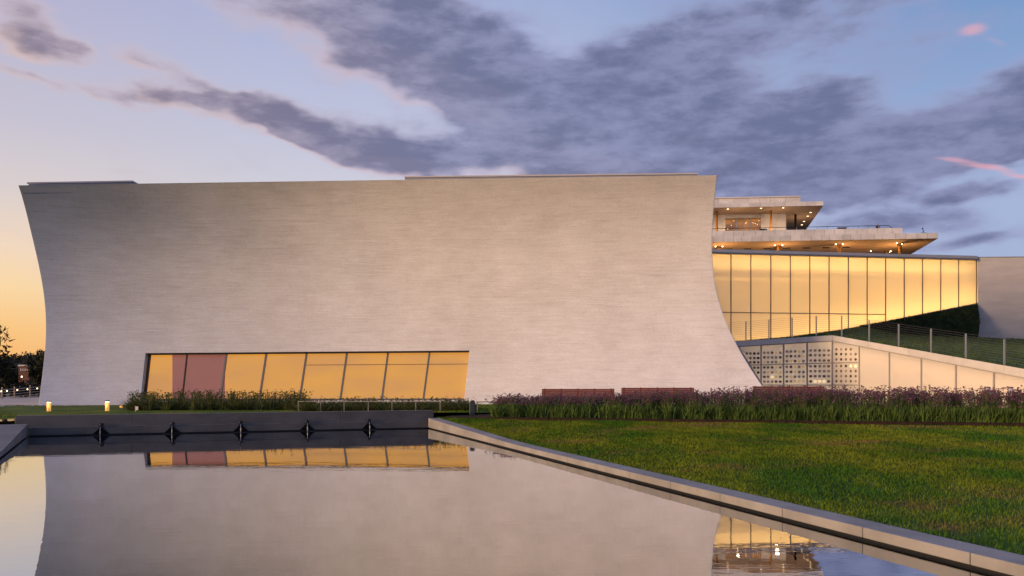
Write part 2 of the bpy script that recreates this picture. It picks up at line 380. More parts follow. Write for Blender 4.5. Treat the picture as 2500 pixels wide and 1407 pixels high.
# ------------------------------------------------------------------ terrain
def struct(o, kind='structure'): o['kind'] = kind; return o
def hills_h(x, y):
    k = np.clip((y-470)/330, 0, 1); k = k*k*(3-2*k)
    return k*(24+5*np.sin(x*.011+.7)+3*np.sin(x*.031+y*.01)+2.0*np.sin(x*.073+2))
def ground_h(x, y):
    near = -0.62
    fall = np.clip((y-58+np.clip(x+14, -1e9, 30)*-1.2)/26, 0, 1); fall = np.where(x > 8, 0, fall)
    base = near*(1-fall)+(-10.5)*fall
    return base+np.where(x < 60, hills_h(x, y), 0)
gx = np.unique(np.concatenate([np.linspace(-2500, -700, 9), np.linspace(-700, -60, 90), np.linspace(-60, 60, 61), np.linspace(60, 700, 20), np.linspace(700, 2500, 8)]))
gy = np.unique(np.concatenate([np.linspace(-300, -20, 8), np.linspace(-20, 100, 61), np.linspace(100, 1000, 70), np.linspace(1000, 4000, 9)]))
GX, GY = np.meshgrid(gx, gy); GZ = ground_h(GX, GY); nx, ny = len(gx), len(gy)
gv = np.stack([GX.ravel(), GY.ravel(), GZ.ravel()], 1)
gf = [(j*nx+i, j*nx+i+1, (j+1)*nx+i+1, (j+1)*nx+i) for j in range(ny-1) for i in range(nx-1)]
g = struct(mesh('ground', gv.tolist(), gf, mat('dark_earth', (.040, .042, .022), .9, .4, (.05, .05, .05)), None, True))
rv = [(-1600, 130, -8.0), (6, 130, -8.0), (6, 560, -8.0), (-1600, 560, -8.0)]
struct(mesh('river', rv, [(0, 1, 2, 3)], M['river']))

# ------------------------------------------------------------------ reflecting pool
FL, FR = Vector((-13.75, 22.62, 0)), Vector((-2.76, 26.22, 0))
eR = Vector((.335, -.942, 0)).normalized(); nR = Vector((.942, .335, 0)).normalized()
eL = Vector((.458, -.889, 0)).normalized(); nL = Vector((-.889, -.458, 0)).normalized()
SN = 26.3; NR = FR+eR*SN; NL = FL+eL*24.0
wdir = (FR-FL).normalized(); wn = Vector((wdir.y, -wdir.x, 0))     # towards the camera
def up(v, z): return Vector((v.x, v.y, z))
wv = [up(FL-nL*-.25-wn*.25, 0), up(FR+nR*.25-wn*.25, 0), up(NR+nR*.25+eR*.3, 0), up(NL+nL*.25+eL*.3, 0)]
struct(mesh('pool_water', wv, [(0, 3, 2, 1)], M['water']))
struct(mesh('pool_basin', [up(p, -.35) for p in wv], [(0, 3, 2, 1)], M['basin']))
def zc(s): return max(.14, .335-.195*s/8.1) if s > 0 else .335
def curb(name, O, e, n, s0, s1, step, width, zf, label, cat):
    root = thing(name, up(O+e*s0, 0), label, cat)
    mesh('toe', [up(O+e*s+n*k, z) for s in (s0, s1) for k, z in ((.05, -.3), (.05, .04), (width-.03, .04), (width-.03, -.3))],
         [(0, 1, 5, 4), (1, 2, 6, 5), (2, 3, 7, 6), (0, 4, 7, 3), (0, 3, 2, 1), (4, 5, 6, 7)], M['basin'], root)
    s = s0
    while s < s1-.05:
        t = min(s+step, s1); g_ = .004
        a = [up(O+e*(s+g_), .032), up(O+e*(s+g_), zf(s)), up(O+e*(s+g_)+n*width, zf(s)), up(O+e*(s+g_)+n*width, .032)]
        b = [up(O+e*(t-g_), .032), up(O+e*(t-g_), zf(t)), up(O+e*(t-g_)+n*width, zf(t)), up(O+e*(t-g_)+n*width, .032)]
        bevel(hexa('curb_stone', a, b, M['curbstone'], root), .006); s = t
    return root
curb('pool_curb', FR, eR, nR, 0.02, SN+.4, 1.27, .36, zc, 'long pale granite curb between the pool and the right lawn', 'curb')
def zl(s): return max(.12, .36-.034*s)
root = thing('stone_deck', up(FL, 0), 'broad grey stone deck sloping down along the left pool edge', 'paving'); root['kind'] = 'structure'
for i in range(8):
    s, t = i*3.0+.004, (i+1)*3.0-.004
    for j, (k0, k1) in enumerate(((0, 1.6), (1.608, 6.0))):
        a = [up(FL+eL*s+nL*k0, .03), up(FL+eL*s+nL*k0, zl(s)), up(FL+eL*s+nL*k1, zl(s)), up(FL+eL*s+nL*k1, .03)]
        b = [up(FL+eL*t+nL*k0, .03), up(FL+eL*t+nL*k0, zl(t)), up(FL+eL*t+nL*k1, zl(t)), up(FL+eL*t+nL*k1, .03)]
        bevel(hexa('paving_slab', a, b, M['deck'], root), .006)
mesh('toe', [up(FL+eL*s+nL*k, z) for s in (0, 24) for k, z in ((.05, -.3), (.05, .04), (5.9, .04), (5.9, -.3))],
     [(0, 1, 5, 4), (1, 2, 6, 5), (2, 3, 7, 6), (0, 4, 7, 3), (0, 3, 2, 1), (4, 5, 6, 7)], M['basin'], root)
# near paving the photographer stands on
struct(prism('near_paving', [up(NL+eL*.35-wdir*6, .02), up(NR+eR*.4+wdir*14, .02), up(NR+eR*.4+wdir*14+eR*12, .02), up(NL+eL*.35-wdir*6+eR*12, .02)], (0, 0, .08), M['deck']))
# far wall, two tiers
root = thing('fountain_parapet', up(FL, 0), 'low two-tier dark granite wall at the far end of the pool', 'wall')
WL = (FR-FL).length
A = FL-wdir*.0; B = FR
prism('lower_tier', [up(A, .035), up(B, .035), up(B-wn*.14, .035), up(A-wn*.14, .035)], (0, 0, .205), M['granite'], root)
prism('toe', [up(A-wn*.03, -.3), up(B-wn*.03, -.3), up(B-wn*.14, -.3), up(A-wn*.14, -.3)], (0, 0, .33), M['basin'], root)
A2, B2 = A-wn*.143-wdir*.36, B-wn*.143+wdir*.22
for i in range(4):
    u0, u1 = A2.lerp(B2, i/4)+wdir*.003, A2.lerp(B2, (i+1)/4)-wdir*.003
    bevel(prism('wall_block', [up(u0, -.2), up(u1, -.2), up(u1-wn*.32, -.2), up(u0-wn*.32, -.2)], (0, 0, .785), M['granite'], root), .006)
mesh('ledge', [up(A, .2465), up(B, .2465), up(B-wn*.138, .2465), up(A-wn*.138, .2465)], [(0, 1, 2, 3)], mat('pale_ledge_stone', (.30, .29, .31), .6), root)  # ledge top coloured paler than the granite tiers
# spouts
M['stream'] = mat('falling_water', (.42, .42, .45), .2, spec=.8)
M['wet'] = mat('wet_black_stone', (.006, .006, .007), .6, spec=.05)
ord_ = ['leftmost of the five spouts', 'second of the five spouts from the left', 'middle one of the five spouts', 'fourth of the five spouts from the left', 'rightmost of the five spouts']
for i, px in enumerate((247, 421, 588, 750, 901)):
    k = (px-CX)/F                                   # where the viewing line meets the wall face
    s = (k*FL.y-FL.x)/(wdir.x-k*wdir.y); c = FL+wdir*s
    root = thing('water_spout', up(c, 0), 'black water spout on the pool wall, '+ord_[i], 'spout', 'spouts along the pool wall')
    prism('spout_arm', [up(c-wn*.10+wdir*.05, .25), up(c-wn*.10-wdir*.05, .25), up(c+wn*.10-wdir*.05, .225), up(c+wn*.10+wdir*.05, .225)], (0, 0, .05), M['black'], root)
    lathe('spout_head', [(.02, .0), (.055, .02), (.07, .05), (.05, .085), (.02, .095)], M['black'], up(c-wn*.05, .25), root, 12)
    pr = [(-.04, .245), (-.10, .17), (-.19, .09), (-.34, .03), (-.34, .036), (.34, .036), (.34, .03), (.19, .09), (.10, .17), (.04, .245)]
    pr = [(-.03, .236), (-.08, .17), (-.15, .10), (-.22, .037), (.22, .037), (.15, .10), (.08, .17), (.03, .236)]
    prism('wet_sheet', [up(c+wdir*a+wn*.004, z) for a, z in pr], wn*.012, M['wet'], root)
    o = c+wn*.11
    tube('water_stream', [up(o, .24), up(o+wn*.04, .20), up(o+wn*.06, .10), up(o+wn*.065, .0)], [.010, .013, .014, .018], M['stream'], root, 6)
    v, f = [], []
    for q in range(28):
        a = 2*math.pi*q/28
        for r, z in ((.15, .003), (.165, .010), (.18, .003)): v.append(up(o+wn*.065+wdir*math.cos(a)*r*1.25+wn*math.sin(a)*r, z))
    for q in range(28):
        b_ = ((q+1) % 28)*3; a_ = q*3
        f += [(a_, b_, b_+1, a_+1), (a_+1, b_+1, b_+2, a_+2)]
    mesh('ripple_ring', v, f, M['water'], root, True)

# ------------------------------------------------------------------ lawns, bed, paths
ns, nw = 90, 70
S = np.linspace(-4.0, SN+4, ns); W = np.linspace(0, 1, nw)**1.5*26
def lawn_z(s, w):
    zc_ = np.where(s > 0, np.maximum(.14, .335-.195*s/8.1), .335)-.02
    k = np.clip(w/3.2, 0, 1); k = k*k*(3-2*k)
    t = np.clip((26-.9*s)/26, 0, 1); tgt = .14+.14*t
    return zc_*(1-k)+np.maximum(tgt, .0)*k+.012*np.sin(s*1.3+w*.7)*k+.010*np.sin(w*2.1-s*.6)*k
def lawn_p(s, w):
    x = FR.x+eR.x*s+nR.x*(w+.362); y = FR.y+eR.y*s+nR.y*(w+.362); return np.stack([x, y, lawn_z(s, w)], -1)
SS, WW = np.meshgrid(S, W, indexing='ij'); lv = lawn_p(SS, WW).reshape(-1, 3)
lf = [(i*nw+j, i*nw+j+1, (i+1)*nw+j+1, (i+1)*nw+j) for i in range(ns-1) for j in range(nw-1)]
struct(mesh('lawn', lv.tolist(), lf, M['lawn'], None, True))
# blades
def blades(name, pts, h, w, lean, material, parent=None):
    n = len(pts); a = rng.uniform(0, 2*math.pi, n); la = rng.uniform(0, 2*math.pi, n); ln = rng.uniform(0, 1, n)*lean
    dxy = np.stack([np.cos(a), np.sin(a), np.zeros(n)], 1)*(w/2)[:, None]
    tip = pts+np.stack([np.cos(la)*ln*h, np.sin(la)*ln*h, h*np.sqrt(np.clip(1-ln**2*.7, .1, 1))], 1)
    V = np.empty((n, 3, 3)); V[:, 0] = pts-dxy; V[:, 1] = pts+dxy; V[:, 2] = tip
    return tris(name, V, np.arange(3*n), material, parent)
nb = 330000
u = rng.uniform(0, 1, nb); ss = SN+2-(SN+2.5)*u**.72; ww = rng.uniform(0, 1, nb)*rng.uniform(.25, 1, nb)*19
pb = lawn_p(ss, ww); dist = np.maximum(pb[:, 1], 2)
keep = (pb[:, 1] > 4) & (np.abs(pb[:, 0]) < pb[:, 1]*.72+1) & (pb[:, 1] < 27.5-.20*np.maximum(pb[:, 0], -1)*1.0)
pb = pb[keep]; dist = dist[keep]; n = len(pb)
struct(blades('lawn_grass', pb, rng.uniform(.022, .055, n), .004+.0011*dist*rng.uniform(.6, 1.2, n), .85, M['blade']), 'stuff')['label'] = 'short green grass with dry patches on the right lawn'
# planting bed of tall verbena
def bedline(px, k=0.0):                            # front edge of the bed, k metres further back
    a, b = Vector((-1.25, 26.35, .30)), Vector((15.5, 23.1, .28)); t = (px-1160)/(2560-1160)
    p = a.lerp(b, t); return p+Vector((.19, .98, .02))*k
A, B = bedline(1075), bedline(2800)
struct(prism('planting_bed', [A+Vector((0, -.05, -.10)), B+Vector((0, -.05, -.10)), B+Vector((.6, 3.1, -.05)), A+Vector((.6, 3.1, -.05))], (0, 0, .16), M['mulch']))
# left lawn behind the wall, path to the river, plaza in front of the building
LW = [up(A2-wn*.30+wdir*WL*1.04, .50), up(A2-wn*.30, .50), up(FL+nL*3-wn*.2, .37), up(FL+nL*9-wn*.0, .30), Vector((-24, 31.0, .30)), Vector((-22.6, 37.2, .325)), Vector((-10, 42, .33)), Vector((2.5, 42, .33)), Vector((1.2, 29.5, .36))]
def sheet(name, poly, m, sub=6):
    o = mesh(name, poly, [tuple(range(len(poly)))], m); bm = bmesh.new(); bm.from_mesh(o.data)
    bmesh.ops.triangulate(bm, faces=bm.faces); bmesh.ops.subdivide_edges(bm, edges=bm.edges[:], cuts=sub, use_grid_fill=True)
    bmesh.ops.recalc_face_normals(bm, faces=bm.faces)
    bm.normal_update()
    for f in bm.faces:
        if f.normal.z < 0: f.normal_flip()
    bm.to_mesh(o.data); bm.free(); return struct(o)
sheet('back_lawn', LW, M['lawn'])
sheet('river_path', [Vector((-40, 29, .285)), Vector((-24.02, 31.0, .295)), Vector((-22.62, 37.2, .32)), Vector((-20, 46, .34)), Vector((-22, 53.0, .36)), Vector((-46, 51, .34)), Vector((-60, 40, .30))], M['path'], 3)
sheet('plaza', [A+Vector((.5, 2.9, .03)), B+Vector((.5, 2.9, .03)), Vector((34, 36, .34)), Vector((34, 46, .34)), Vector((-2, 46, .34)), Vector((-2.5, 30, .33))], M['path'], 3)
# grass of the left strip
n0 = 52000
x = rng.uniform(-24, 1.0, n0); y = rng.uniform(22.5, 38.2, n0)
nlx = (x-FL.x)*wn.x+(y-FL.y)*wn.y
ok = (nlx < -.5) & (x > -24+(31-y)*.2) & (y > 22.4+(x+13.7)*.327+.55)
x, y = x[ok], y[ok]; hh = .50+(.33-.50)*np.clip((-nlx[ok]-.5)/12, 0, 1)
struct(blades('back_lawn_grass', np.stack([x, y, hh-.01], 1), rng.uniform(.03, .06, len(x)), rng.uniform(.018, .03, len(x)), .8, M['blade']), 'stuff')['label'] = 'strip of short grass between pool wall and pavilion'

def plants(name, N_, place, leaf_m, flower_m, hgreen, hflow, label, nfl, spread=.16, scale_=lambda b: 1.0):
    V, Fc, mi = [], [], []; cnt = 0
    for i in range(N_):
        b = place(); nbld = random.randint(40, 60); hs = random.uniform(.86, 1.10)*scale_(b)
        for k in range(nbld):
            a = random.uniform(0, 2*math.pi); r = random.uniform(0, .10); ln = abs(random.gauss(0, spread))*1.2; h = hgreen*hs*random.uniform(.45, 1.1); a2 = random.uniform(0, 2*math.pi)
            o = b+Vector((math.cos(a)*r, math.sin(a)*r, 0)); m_ = o+Vector((math.cos(a)*ln*.5, math.sin(a)*ln*.5, h*.62)); t_ = o+Vector((math.cos(a)*ln*1.25, math.sin(a)*ln*1.25, h))
            w = random.uniform(.005, .013); d = Vector((math.cos(a2)*w, math.sin(a2)*w, 0))
            V += [o-d*.6, o+d*.6, m_-d, m_+d, t_]; Fc += [(cnt, cnt+1, cnt+3), (cnt, cnt+3, cnt+2), (cnt+2, cnt+3, cnt+4)]; mi += [0, 0, 0]; cnt += 5
        for k in range(random.randint(*nfl)):
            a = random.uniform(0, 2*math.pi); ln = abs(random.gauss(0, .17)); h = hflow*hs*(1-abs(random.gauss(0, .20)))*random.uniform(.86, 1.12)
            h = max(h, hgreen*1.0)
            o = b+Vector((0, 0, .05)); t_ = b+Vector((math.cos(a)*ln, math.sin(a)*ln, h)); w = Vector((.006, 0, 0)) if k % 2 else Vector((.004, .004, 0))
            V += [o-w, o+w, t_+w*.6, t_-w*.6]; Fc += [(cnt, cnt+1, cnt+2), (cnt, cnt+2, cnt+3)]; mi += [0, 0]; cnt += 4
            for q in range(random.randint(1, 3)):
                r = random.uniform(.016, .036); c = t_+Vector((random.gauss(0, .03), random.gauss(0, .03), random.uniform(-.035, .02)))
                V += [c+Vector((r, 0, 0)), c+Vector((-r*.5, r*.86, 0)), c+Vector((-r*.5, -r*.86, 0)), c+Vector((0, 0, r*.55)), c-Vector((0, 0, r*.7))]
                Fc += [(cnt, cnt+1, cnt+3), (cnt+1, cnt+2, cnt+3), (cnt+2, cnt, cnt+3), (cnt+1, cnt, cnt+4), (cnt+2, cnt+1, cnt+4), (cnt, cnt+2, cnt+4)]; mi += [1]*6; cnt += 5
    o = tris(name, [tuple(v) for v in V], Fc, [leaf_m, flower_m]); o.data.polygons.foreach_set('material_index', mi)
    struct(o, 'stuff'); o['label'] = label; return o
def place_verbena():
    px = random.uniform(1195, 2800); k = random.uniform(.28, 2.5)
    if px < 1290: k = max(k, .5+random.random()*1.5)
    p = bedline(px, k); p.z = .31; return p
plants('verbena_planting', 900, place_verbena, M['verbena_leaf'], M['verbena_flower'], .50, .94, 'dense bed of tall purple verbena with green stems along the lawn', (11, 17), spread=.075, scale_=lambda b: .74+.26*min(1, max(0, (b.x/b.y*F+CX-1350)/500)))
def place_front():
    px = 1200+random.random()*1500; p = bedline(px, .22+random.random()*.12); p.z = .30; return p
plants('low_border_planting', 230, place_front, M['verbena_leaf'], M['verbena_flower'], .52, .62, 'front row of green tufts edging the verbena bed', (0, 1), .11)
def place_sedge_l():
    px = random.uniform(322, 745); d = random.uniform(29.8, 32.5); z = .36
    return Vector(((px-CX)/F*d, d, z))
plants('wispy_grass_planting', 260, place_sedge_l, M['sedge'], M['sedge'], .46, .74, 'soft wispy grasses in front of the long amber window', (3, 7), .26)
def place_sedge_r():
    px = random.uniform(735, 1150); d = random.uniform(28.3, 31.5); z = .36
    return Vector(((px-CX)/F*d, d, z))
plants('low_grass_planting', 420, place_sedge_r, M['sedge'], M['sedge'], .38, .50, 'low green ground planting beside the dark pedestal', (1, 3), .28)
sheet('grass_bed', [P(310, 995, 29.3)*1, P(1170, 995, 27.6), P(1170, 995, 33.2), P(310, 995, 33.2)], M['mulch'], 2)
for v in bpy.data.objects['grass_bed'].data.vertices: v.co.z = .43 if v.co.y < 28.8 else .40

# ------------------------------------------------------------------ main pavilion
LE = [(45, 453), (63, 515), (80, 583), (94, 645), (104, 700), (110.5, 755), (113, 800), (110, 856), (104.5, 905), (99, 955), (95, 990), (92.5, 1005)]
RE = [(1750, 428), (1746, 462), (1742, 505), (1738.5, 550), (1737, 598), (1739, 640), (1744.5, 690), (1752.5, 730), (1769, 780), (1794, 833), (1834, 905), (1859, 940), (1905, 1005)]
ys_l = np.array([p[1] for p in LE]); xs_l = np.array([p[0] for p in LE]); pl = np.polyfit(ys_l, xs_l, 6)
ys_r = np.array([p[1] for p in RE]); xs_r = np.array([p[0] for p in RE]); pr_ = np.polyfit(ys_r, xs_r, 6)
yd = np.array([420, 500, 600, 720, 800, 860, 920, 1005]); dd = np.array([37.9, 39.1, 40.0, 40.45, 40.35, 40.1, 39.7, 38.95]); pd_ = np.polyfit(yd, dd, 4)
SAG = 2.3  # plan curve shaped to grade the sunlight from dark left to bright right
def row_y(t):                                        # t 0 top, 1 window head, 2 foot
    if t <= 1: return 453+(864.6-453)*t, 428+(850.5-428)*t
    return 864.6+(1005-864.6)*(t-1), 850.5+(1005-850.5)*(t-1)
def surf(t, u, back=0.0):                            # u is 0..1 between the two curved ends
    yl, yr = row_y(t); xl, xr = np.polyval(pl, yl), np.polyval(pr_, yr)
    px = xl+(xr-xl)*u; py = yl+(yr-yl)*u
    q = (px-100)/(1740-100)
    d = np.polyval(pd_, yl*.5+yr*.5)+SAG*(4.4*q-5.25*q*q if q < .6 else .750-1.9*(q-.6))-SAG*.5
    p = P(px, py, d); p.y += back; return p
def u_at(t, px):
    yl, yr = row_y(t); xl, xr = np.polyval(pl, yl), np.polyval(pr_, yr); return (px-xl)/(xr-xl)
TB = 1+(979-864.6)/(1005-864.6)                      # sill of the long window
def wl(t): return 355-(t-1)*15.5
def wr(t): return 1146-(t-1)*16.0
base_loc = P(900, 990, 39); base_loc.z = .33
pav = thing('concert_pavilion', base_loc, 'huge pale concrete pavilion with concave curved wall and long slanted amber window', 'building')
tr = [i/26 for i in range(27)]+[1+(TB-1)*i/8 for i in range(1, 9)]+[TB+(2-TB)*.5, 2.0]
C1, C2, C3 = 10, 26, 22
verts, faces = [], []; ncol = C1+C2+C3+1
for t in tr:
    ua, ub = u_at(t, wl(max(t, 1))-(0 if t >= 1 else 0)), u_at(t, wr(max(t, 1)))
    us = [ua*i/C1 for i in range(C1)]+[ua+(ub-ua)*i/C2 for i in range(C2)]+[ub+(1-ub)*i/C3 for i in range(C3+1)]
    verts += [surf(t, u_) for u_ in us]
for j in range(len(tr)-1):
    for i in range(ncol-1):
        if 26 <= j < 34 and C1 <= i < C1+C2: continue
        faces.append((j*ncol+i, (j+1)*ncol+i, (j+1)*ncol+i+1, j*ncol+i+1))
fw = mesh('front_wall', verts, faces, M['facade'], pav, True)
# window reveal
rim = [(26, i) for i in range(C1, C1+C2+1)]+[(j, C1+C2) for j in range(27, 35)]+[(34, i) for i in range(C1+C2-1, C1-1, -1)]+[(j, C1) for j in range(33, 26, -1)]
rv_ = [verts[j*ncol+i] for j, i in rim]; m_ = len(rv_)
mesh('window_reveal', rv_+[p+Vector((0, .62, 0)) for p in rv_], [(i, (i+1) % m_, (i+1) % m_+m_, i+m_) for i in range(m_)], M['facade'], pav)
# ends, roof, back
BK = 17.0
for nm, u_, sx in (('side_wall', 0.0, .5), ('side_wall', 1.0, -2.0)):
    v, f = [], []
    for t in tr:
        p = surf(t, u_); e_ = -1 if u_ == 0 else 1
        v += [p, p+Vector((e_*.035, .05, 0)), p+Vector((sx, BK, 0))]
    for j in range(len(tr)-1):
        for k in range(2): f.append((j*3+k, j*3+k+1, (j+1)*3+k+1, (j+1)*3+k))
    mesh(nm, v, f, M['facade'], pav)
top = [surf(0, i/24) for i in range(25)]
rfv = [p+Vector((0, .02, -.02)) for p in top]+[p+Vector((0, .35, -.02)) for p in top]+[p+Vector((0, .36, -.3)) for p in top]+[Vector((p.x+.5-2.5*i/24, p.y+BK, p.z-.3)) for i, p in enumerate(top)]
rff = [(k*25+i, k*25+i+1, (k+1)*25+i+1, (k+1)*25+i) for k in range(3) for i in range(24)]
mesh('roof', rfv, rff, M['roofmetal'], pav)
bl, br = surf(0, 0)+Vector((.5, BK, 0)), surf(0, 1)+Vector((-2.0, BK, 0))
mesh('back_wall', [bl, br, up(br, .2), up(bl, .2)], [(0, 1, 2, 3)], M['facade'], pav)
# roof monitors whose edges show above the parapet
def monitor(px0, px1, y0, y1, off, depth):
    a0 = surf(0, u_at(0, px0)); a1 = surf(0, u_at(0, px1))
    d0, d1 = a0.y+off, a1.y+off
    p0, p1 = P(px0, y0, d0), P(px1, y1, d1)
    low = min(a0.z, a1.z)-.28
    prism('roof_monitor', [up(p0, low), up(p1, low), p1, p0], (0, depth, 0), M['roofmetal'], pav)
    prism('monitor_coping', [p0+Vector((-.05, -.06, .0)), p1+Vector((.05, -.06, .0)), p1+Vector((.05, -.06, .07)), p0+Vector((-.05, -.06, .07))], (0, depth+.1, 0), M['greywall'], pav)
monitor(70, 322, 449.5, 445.0, 1.2, 5); monitor(990, 1700, 434.5, 426.5, 2.0, 8)
# window: frames, panes, shade
tops = [363, 452, 549, 647, 746, 845, 946, 1048, 1144]; bots = [349.5, 439, 533, 629, 728, 828, 930, 1032, 1130.5]
def wpt(px_t, px_b, k, back):                        # k 0 head 1 sill
    a = surf(1, u_at(1, px_t)); b = surf(TB, u_at(TB, px_b)); p = a.lerp(b, k); p.y += back; return p
for i in range(8):
    e0, e1 = .03, .03
    q = [wpt(tops[i], bots[i], 0.0, .30), wpt(tops[i+1], bots[i+1], 0.0, .30), wpt(tops[i+1], bots[i+1], 1.0, .30), wpt(tops[i], bots[i], 1.0, .30)]
    prism('window_pane', q, (0, .02, 0), M['pane'], pav)
    if i: bar('mullion', wpt(tops[i], bots[i], .0, .27), wpt(tops[i], bots[i], 1.0, .27), .05 if i == 1 else .09, .10, M['mullion'] if i > 1 else M['frame'], pav, up=(0, 1, 0))
ht = [357]+tops[1:8]+[1146]; hb_ = [344]+bots[1:8]+[1131]
for i in range(8):
    bar('window_head', wpt(ht[i], hb_[i], .012, .22), wpt(ht[i+1], hb_[i+1], .012, .22), .16, .13, M['frame'], pav)
    bar('window_sill', wpt(ht[i], hb_[i], .985, .24), wpt(ht[i+1], hb_[i+1], .985, .24), .16, .10, M['mullion'], pav)
bar('window_jamb', wpt(359.5, 346, 0, .30), wpt(359.5, 346, 1, .30), .10, .12, M['frame'], pav, up=(0, 1, 0))
bx_t = [352]+tops[1:8]+[1150]; bx_b = [340]+bots[1:8]+[1135]
M['hem'] = mat('shade_hem', (.42, .19, .05), .8)
for i in range(8):
    a, b, c, d = bx_t[i], bx_t[i+1], bx_b[i+1], bx_b[i]
    prism('roller_shade', [wpt(a, d, -.02, .50), wpt(b, c, -.02, .50), wpt(b, c, 1.0, .50), wpt(a, d, 1.0, .50)], (0, .02, 0), M['shade'], pav)
    if i > 3: prism('shade_hem', [wpt(a, d, .268, .485), wpt(b, c, .268, .485), wpt(b, c, .280, .485), wpt(a, d, .280, .485)], (0, .01, 0), M['hem'], pav)
for a, b in ((412, 452), (452, 542)):
    prism('red_panel', [wpt(a, a, -.01, .42), wpt(b, b, -.01, .42), wpt(b, b, 1.0, .42), wpt(a, a, 1.0, .42)], (0, .015, 0), M['redshade'], pav)

# ------------------------------------------------------------------ glass pavilion behind
def inv(px, a, b): t = (px-a[0])/(b[0]-a[0]); return 1/((1-t)/a[1]+t/b[1])
GA, GB = (1740, 56.0), (2385, 61.0)
def gd(px): return inv(px, GA, GB)
def gtop(px): return 618+(px-1740)*16/645
def gbot(px): return 741+(2385-px)*.1973
def gtran(px): return 763+(px-1770)*5/390
def G(px, py, back=0): return P(px, py, gd(px)+back)
gl_root = thing('glass_pavilion', up(G(2060, 800), .3), 'long glowing pavilion of opal glass panels with flat grey roof edge', 'building')
mx = [1640, 1688, 1736.5, 1784.5, 1833, 1881.7, 1929.6, 1977, 2024, 2071, 2117, 2162, 2207.5, 2252, 2296.5, 2340, 2384]
for a, b in zip(mx[:-1], mx[1:]):
    e = .6
    if b <= 2163:
        prism('glass_panel', [G(a+e, gtop(a)), G(b-e, gtop(b)), G(b-e, gtran(b)-.6), G(a+e, gtran(a)-.6)], (0, .04, 0), M['opal'], gl_root)
        prism('glass_panel', [G(a+e, gtran(a)+.6), G(b-e, gtran(b)+.6), G(b-e, gbot(b)), G(a+e, gbot(a))], (0, .04, 0), M['opal'], gl_root)
        bar('transom', G(a, gtran(a), -.02), G(b, gtran(b), -.02), .07, .06, M['mullion'], gl_root)
    else:
        prism('glass_panel', [G(a+e, gtop(a)), G(b-e, gtop(b)), G(b-e, gbot(b)), G(a+e, gbot(a))], (0, .04, 0), M['opal'], gl_root)
for a in mx:
    bar('mullion', G(a, gtop(a), -.03), G(a, gbot(a), -.03), .06, .08, M['mullion'], gl_root, up=(0, 1, 0))
bar('sill', G(1640, gbot(1640)+1, -.03), G(2385, gbot(2385)+1, -.03), .12, .10, M['mullion'], gl_root)
prism('roof_edge', [G(1640, gtop(1640)-9.5, -.25), G(2387, gtop(2387)-8.5, -.25), G(2387, gtop(2387)-.5, -.25), G(1640, gtop(1640)-.5, -.25)], (0, .3, 0), M['greywall'], gl_root)
prism('roof_drip', [G(1640, gtop(1640)-2.6, -.30), G(2388, gtop(2388)-2.4, -.30), G(2388, gtop(2388)+1.2, -.30), G(1640, gtop(1640)+1.2, -.30)], (0, .28, 0), M['mullion'], gl_root)
# room behind the glass
BKG = 5.0
q0, q1 = G(1640, gtop(1640)-1), G(2386, gtop(2386)-1); b0, b1 = G(1640, gbot(1640)), G(2386, gbot(2386))
bv = Vector((0, BKG, 0))
mesh('inner_wall', [q0+bv, q1+bv, b1+bv, b0+bv], [(0, 1, 2, 3)], M['inside'], gl_root)
hexa('roof_slab', [q0, q1, q1+bv*1.05, q0+bv*1.05], [p+Vector((0, 0, .25)) for p in (q0, q1, q1+bv*1.05, q0+bv*1.05)], M['roofmetal'], gl_root)
hexa('floor_slab', [b0+Vector((0, .06, 0)), b1+Vector((0, .06, 0)), b1+bv, b0+bv], [p-Vector((0, 0, .3)) for p in (b0+Vector((0, .06, 0)), b1+Vector((0, .06, 0)), b1+bv, b0+bv)], M['inside'], gl_root)
mesh('end_wall', [q1+Vector((0, .05, 0)), q1+bv, b1+bv, b1+Vector((0, .05, 0))], [(0, 1, 2, 3)], M['inside'], gl_root)
bar('ring_beam', G(1640, 675, .75), G(2380, 689, .75), .4, .40, M['inside'], gl_root)
gdir = (G(2385, 700)-G(1640, 700)); gdir.z = 0
mid = G(2030, 640, .95); area('pavilion_cove_light', up(mid+Vector((0, .55, 0)), 9.95), (0, -.9, -.2), 22.5, .3, 760, (1, .60, .20), gdir)
mid = G(2030, 706, .95); area('pavilion_wash_light', mid+Vector((0, 2.2, -.1)), (0, -1, -.15), 22.5, .5, 720, (1, .60, .20), gdir)
fl = b1-b0; mid = b0.lerp(b1, .58)+Vector((0, .75, .12)); area('pavilion_floor_light', mid, (0, -.45, .9), 22.5, .25, 560, (1, .60, .20), fl)

# ------------------------------------------------------------------ concrete block at the right edge
blk = thing('concrete_block', up(P(2450, 828, 59), .3), 'plain lilac-grey concrete block wall at the right edge beside the glowing glass', 'wall')
def Bk(px, py, o=0): return P(px, py, inv(px, (2388, 60.9), (2700, 58.2))+o)
prism('block_wall', [Bk(2388, 628.5), Bk(2760, 625), Bk(2760, 900), Bk(2388, 900)], (1.5, 14, 0), M['greywall'], blk)
prism('block_coping', [Bk(2387.5, 627.4, -.03), Bk(2761, 623.9, -.03), Bk(2761, 626.5, -.03), Bk(2387.5, 629.5, -.03)], (1.5, 14.1, 0), M['roofmetal'], blk)

